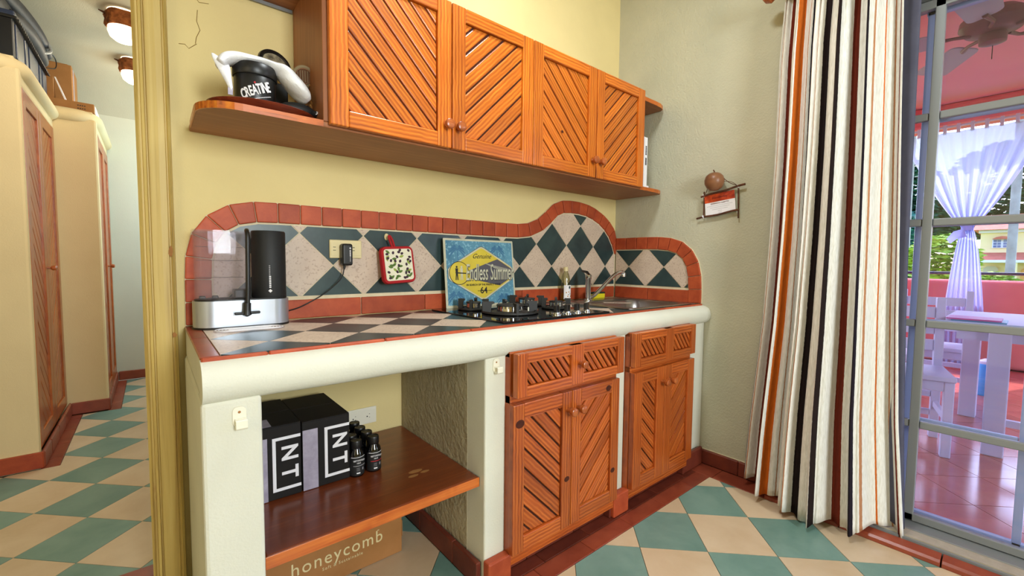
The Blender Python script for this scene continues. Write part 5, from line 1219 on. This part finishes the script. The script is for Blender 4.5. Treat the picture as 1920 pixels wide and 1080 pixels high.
for a, b in ((1.47, -1.62), (2.33, -1.46), (1.50, -2.36), (2.33, -2.36)): put('leg', bx(a-.045, a+.045, b-.045, b+.045, ZP, .715), M_FURN, tb, bevel=.006)
put('apron', bx(1.49, 1.51, -2.3, -1.44, .64, .715), M_FURN, tb); put('apron', bx(1.5, 2.3, -1.47, -1.45, .64, .715), M_FURN, tb)
put('stretcher', bx(1.46, 1.49, -2.3, -1.66, .16, .20), M_FURN, tb)
for i, (x, y, z, mat, lab) in enumerate(((1.62, -1.52, .7455, base_mat('cyan_paper', (120, 196, 226), .4), 'pale blue magazine at the bottom of the pile on the patio table'), (1.60, -1.50, .7565, base_mat('magenta_paper', (206, 84, 160), .4), 'pink leaflet on top of the blue magazine on the patio table'))):
    o = put('magazine', bx(x-.11, x+.11, y-.12, y+.11, z, z+.009), mat, None, bevel=.001); tag(o, lab, 'magazine')
cl2 = empty('plastic_cooler', (3.2, -1.42, ZP), 'blue plastic cooler standing on the patio floor behind the table', 'cooler')
put('body', MB().lathe([(.07, ZP), (.08, ZP+.02), (.08, ZP+.24), (.06, ZP+.27)], 20, Matrix.Translation((3.2, -1.52, 0))), base_mat('cooler_blue', (70, 160, 226), .35), cl2, smooth=True)
put('lid', MB().lathe([(.062, ZP+.27), (.065, ZP+.29), (.03, ZP+.31)], 20, Matrix.Translation((3.2, -1.52, 0))), M_FURN, cl2, smooth=True)

# ------------------------------------------------------------------ GARDEN
g = struct('ground', bx(4.95, 60, -30, 30, -1.0, -.35), mottled('lawn', (120, 156, 64), (86, 124, 50), .8, .9, .1, 0, .3))
M_TRUNK = mottled('palm_trunk', (176, 172, 168), (140, 134, 130), 3, .8, .2, .05, .4)
def leafmat(name, a, b): return mottled(name, a, b, 3, .6, .3, .1, 0)
M_LF = [leafmat('foliage_dark', (46, 98, 62), (30, 74, 50)), leafmat('foliage_mid', (84, 146, 62), (58, 116, 52)), leafmat('foliage_lime', (170, 200, 70), (122, 170, 56)), leafmat('foliage_bluegreen', (64, 132, 112), (44, 104, 92))]
def crown(cx, cy, cz, rx, ry, rz_, n, size, rnd):
    mb = MB()
    for _ in range(n):
        a = rnd.uniform(0, 2*PI); v = rnd.uniform(-1, 1); rr = rnd.uniform(.55, 1)**.5; q = math.sqrt(1-v*v)
        p = Vector((cx+rx*rr*q*math.cos(a), cy+ry*rr*q*math.sin(a), cz+rz_*rr*v)); s = size*rnd.uniform(.6, 1.3)
        R = Matrix.Rotation(rnd.uniform(0, 6.3), 3, 'Z') @ Matrix.Rotation(rnd.uniform(-1.1, 1.1), 3, 'X')
        mb.add([p+R @ Vector(t)*s for t in ((-.5, 0, 0), (0, -.22, .05), (.55, 0, 0), (0, .22, .05))], [(0, 1, 2, 3)])
    return mb
def tree(name, label, x, y, h, r, n, mi, size, seed, cat='tree', trunk=True):
    rnd = random.Random(seed); t = empty(name, (x, y, -.35), label, cat, 'garden plants beyond the patio')
    put('crown', crown(x, y, h-r*.8, r, r, r*.95, n, size, rnd), M_LF[mi], t)
    if trunk: put('trunk', MB().tube([(x, y, -.36), (x+.1, y, h*.5), (x, y, h-r)], [.16, .13, .08], 8), M_TRUNK, t, smooth=True)
def palm(label, x, y, h, seed, r0=.13):
    rnd = random.Random(seed); t = empty('palm_tree', (x, y, -.35), label, 'palm tree', 'palms beyond the patio')
    put('trunk', MB().tube([(x+.05*math.sin(k*.8), y, -.36+(h+.36)*k/10) for k in range(11)], [r0*1.3]+[r0]*9+[r0*.7], 12), M_TRUNK, t, smooth=True)
    for k in range(12):
        a = 2*PI*k/12+rnd.uniform(-.2, .2); L = 2.0; mb = MB(); tilt = rnd.uniform(.2, .9)
        for j in range(12):
            u = j/12; px_ = L*u; pz = tilt*L*u-1.3*L*u*u*.8
            c = Vector((x+px_*math.cos(a), y+px_*math.sin(a), h+pz)); wd = .42*(1-abs(u-.4))
            for sgn_ in (-1, 1):
                sd = Vector((-math.sin(a), math.cos(a), 0))*sgn_; f = Vector((math.cos(a), math.sin(a), 0))
                mb.add([c, c+sd*wd+f*.18+Vector((0, 0, -.2)), c+f*.09], [(0, 1, 2)])
        put('frond', mb, M_LF[1], t)
palm('tall grey palm trunk standing in front of the yellow house', 14, -1.36, 6.5, 3, .085)
palm('slender palm at the left, seen between curtain edge and door stile', 14, .58, 6.0, 4, .07)
palm('pale palm trunk just left of the tied voile curtain', 12, -.05, 6.0, 5, .09)
tree('broad_tree', 'large dark tree filling the gap left of the tied curtain', 20, 2.3, 5.0, 2.0, 5000, 0, .38, 1)
tree('broad_tree', 'blue green tree behind the left palm', 17, 2.0, 3.2, 1.3, 3500, 3, .28, 2)
tree('broad_tree', 'tall dark tree behind the yellow house roof', 38, -.6, 8.2, 3.2, 5000, 0, .6, 3)
tree('broad_tree', 'green tree right of the yellow house', 36, -6.5, 8.0, 3.2, 4000, 1, .6, 4)
tree('broad_tree', 'dark tree behind the lime shrubs', 19, .85, 3.4, 1.0, 3500, 0, .30, 8)
tree('broad_tree', 'far left dark tree behind the patio', 19, 5.0, 5.5, 2.4, 4000, 3, .4, 9)
tree('leafy_shrub', 'lime yellow shrub behind the low wall, left of the tied curtain', 9, -.62, 1.60, .50, 1500, 2, .18, 5, 'shrub', False)
tree('leafy_shrub', 'mid green shrub under the lime shrub behind the low wall', 10, -.2, 1.0, .6, 1400, 1, .18, 6, 'shrub', False)
tree('leafy_shrub', 'low bright shrub in front of the yellow house', 13, -1.15, .90, .45, 1200, 2, .15, 7, 'shrub', False)
tree('leafy_shrub', 'low green shrub at the foot of the grey palm', 12, -1.75, .75, .5, 1200, 1, .15, 10, 'shrub', False)
hs_ = empty('yellow_house', (33, -3, -.35), 'pale yellow two-storey house with red tiled roofs beyond the garden', 'house')
M_HY = base_mat('house_yellow', (246, 222, 160), .8); M_ROOF = mottled('roof_tile', (206, 116, 92), (184, 96, 76), 4, .8, .2, 0, .3)
put('wall', bx(30, 36, -8, .05, -.36, 2.85), M_HY, hs_); put('cornice', bx(29.85, 30.05, -8.1, .12, 2.78, 2.92), M_INK, hs_)
put('roof', MB().prism([(29.5, 2.92), (33, 3.9), (36.5, 2.92)], lambda x, z: (x, -8.3, z), lambda x, z: (x, .30, z)), M_ROOF, hs_)
put('porch_roof', MB().prism([(28.8, 1.42), (30.0, 1.80), (30.0, 1.42)], lambda x, z: (x, -8, z), lambda x, z: (x, .1, z)), M_ROOF, hs_)
put('porch_fascia', bx(28.78, 28.9, -8, .1, 1.30, 1.42), M_INK, hs_)
for ya, yb2 in ((-.45, -.60), (-.78, -.93)):
    pass
wf = put('window', bx(29.93, 30.0, -1.02, -.36, 2.02, 2.46), M_INK, hs_)
for a in range(2):
    for k in range(2):
        for j in range(3):
            y0 = -.40-.33*a-.14*k; z0 = 2.05+.135*j; put('pane', bx(29.90, 29.93, y0-.11, y0, z0, z0+.105), base_mat('blue_pane', (92, 112, 150), .1), wf) if (a+k+j) == 0 else put('pane', bx(29.90, 29.93, y0-.11, y0, z0, z0+.105), MATS['blue_pane'], wf)
put('window_hood', MB().prism([(-.36, 2.46), (-.50, 2.56), (-.69, 2.60), (-.88, 2.56), (-1.02, 2.46)], lambda y, z: (29.95, y, z), lambda y, z: (29.7, y, z)), M_ROOF, hs_)
put('arch_opening', MB().prism([(-.12, -.3), (-.12, 1.0), (-.25, 1.12), (-.52, 1.12), (-.62, 1.0), (-.62, -.3)], lambda y, z: (29.9, y, z), lambda y, z: (30.0, y, z)), base_mat('house_shutter', (206, 196, 168), .8), hs_)
put('arch_opening', MB().prism([(-1.35, -.3), (-1.35, .95), (-1.6, 1.15), (-2.2, 1.15), (-2.4, .95), (-2.4, -.3)], lambda y, z: (29.9, y, z), lambda y, z: (30.0, y, z)), base_mat('house_orange', (232, 170, 90), .8), hs_)
for y in (-1.15, -4.0, -7.9): put('porch_post', bx(28.85, 29.05, y-.1, y+.1, -.36, 1.3), M_HY, hs_)
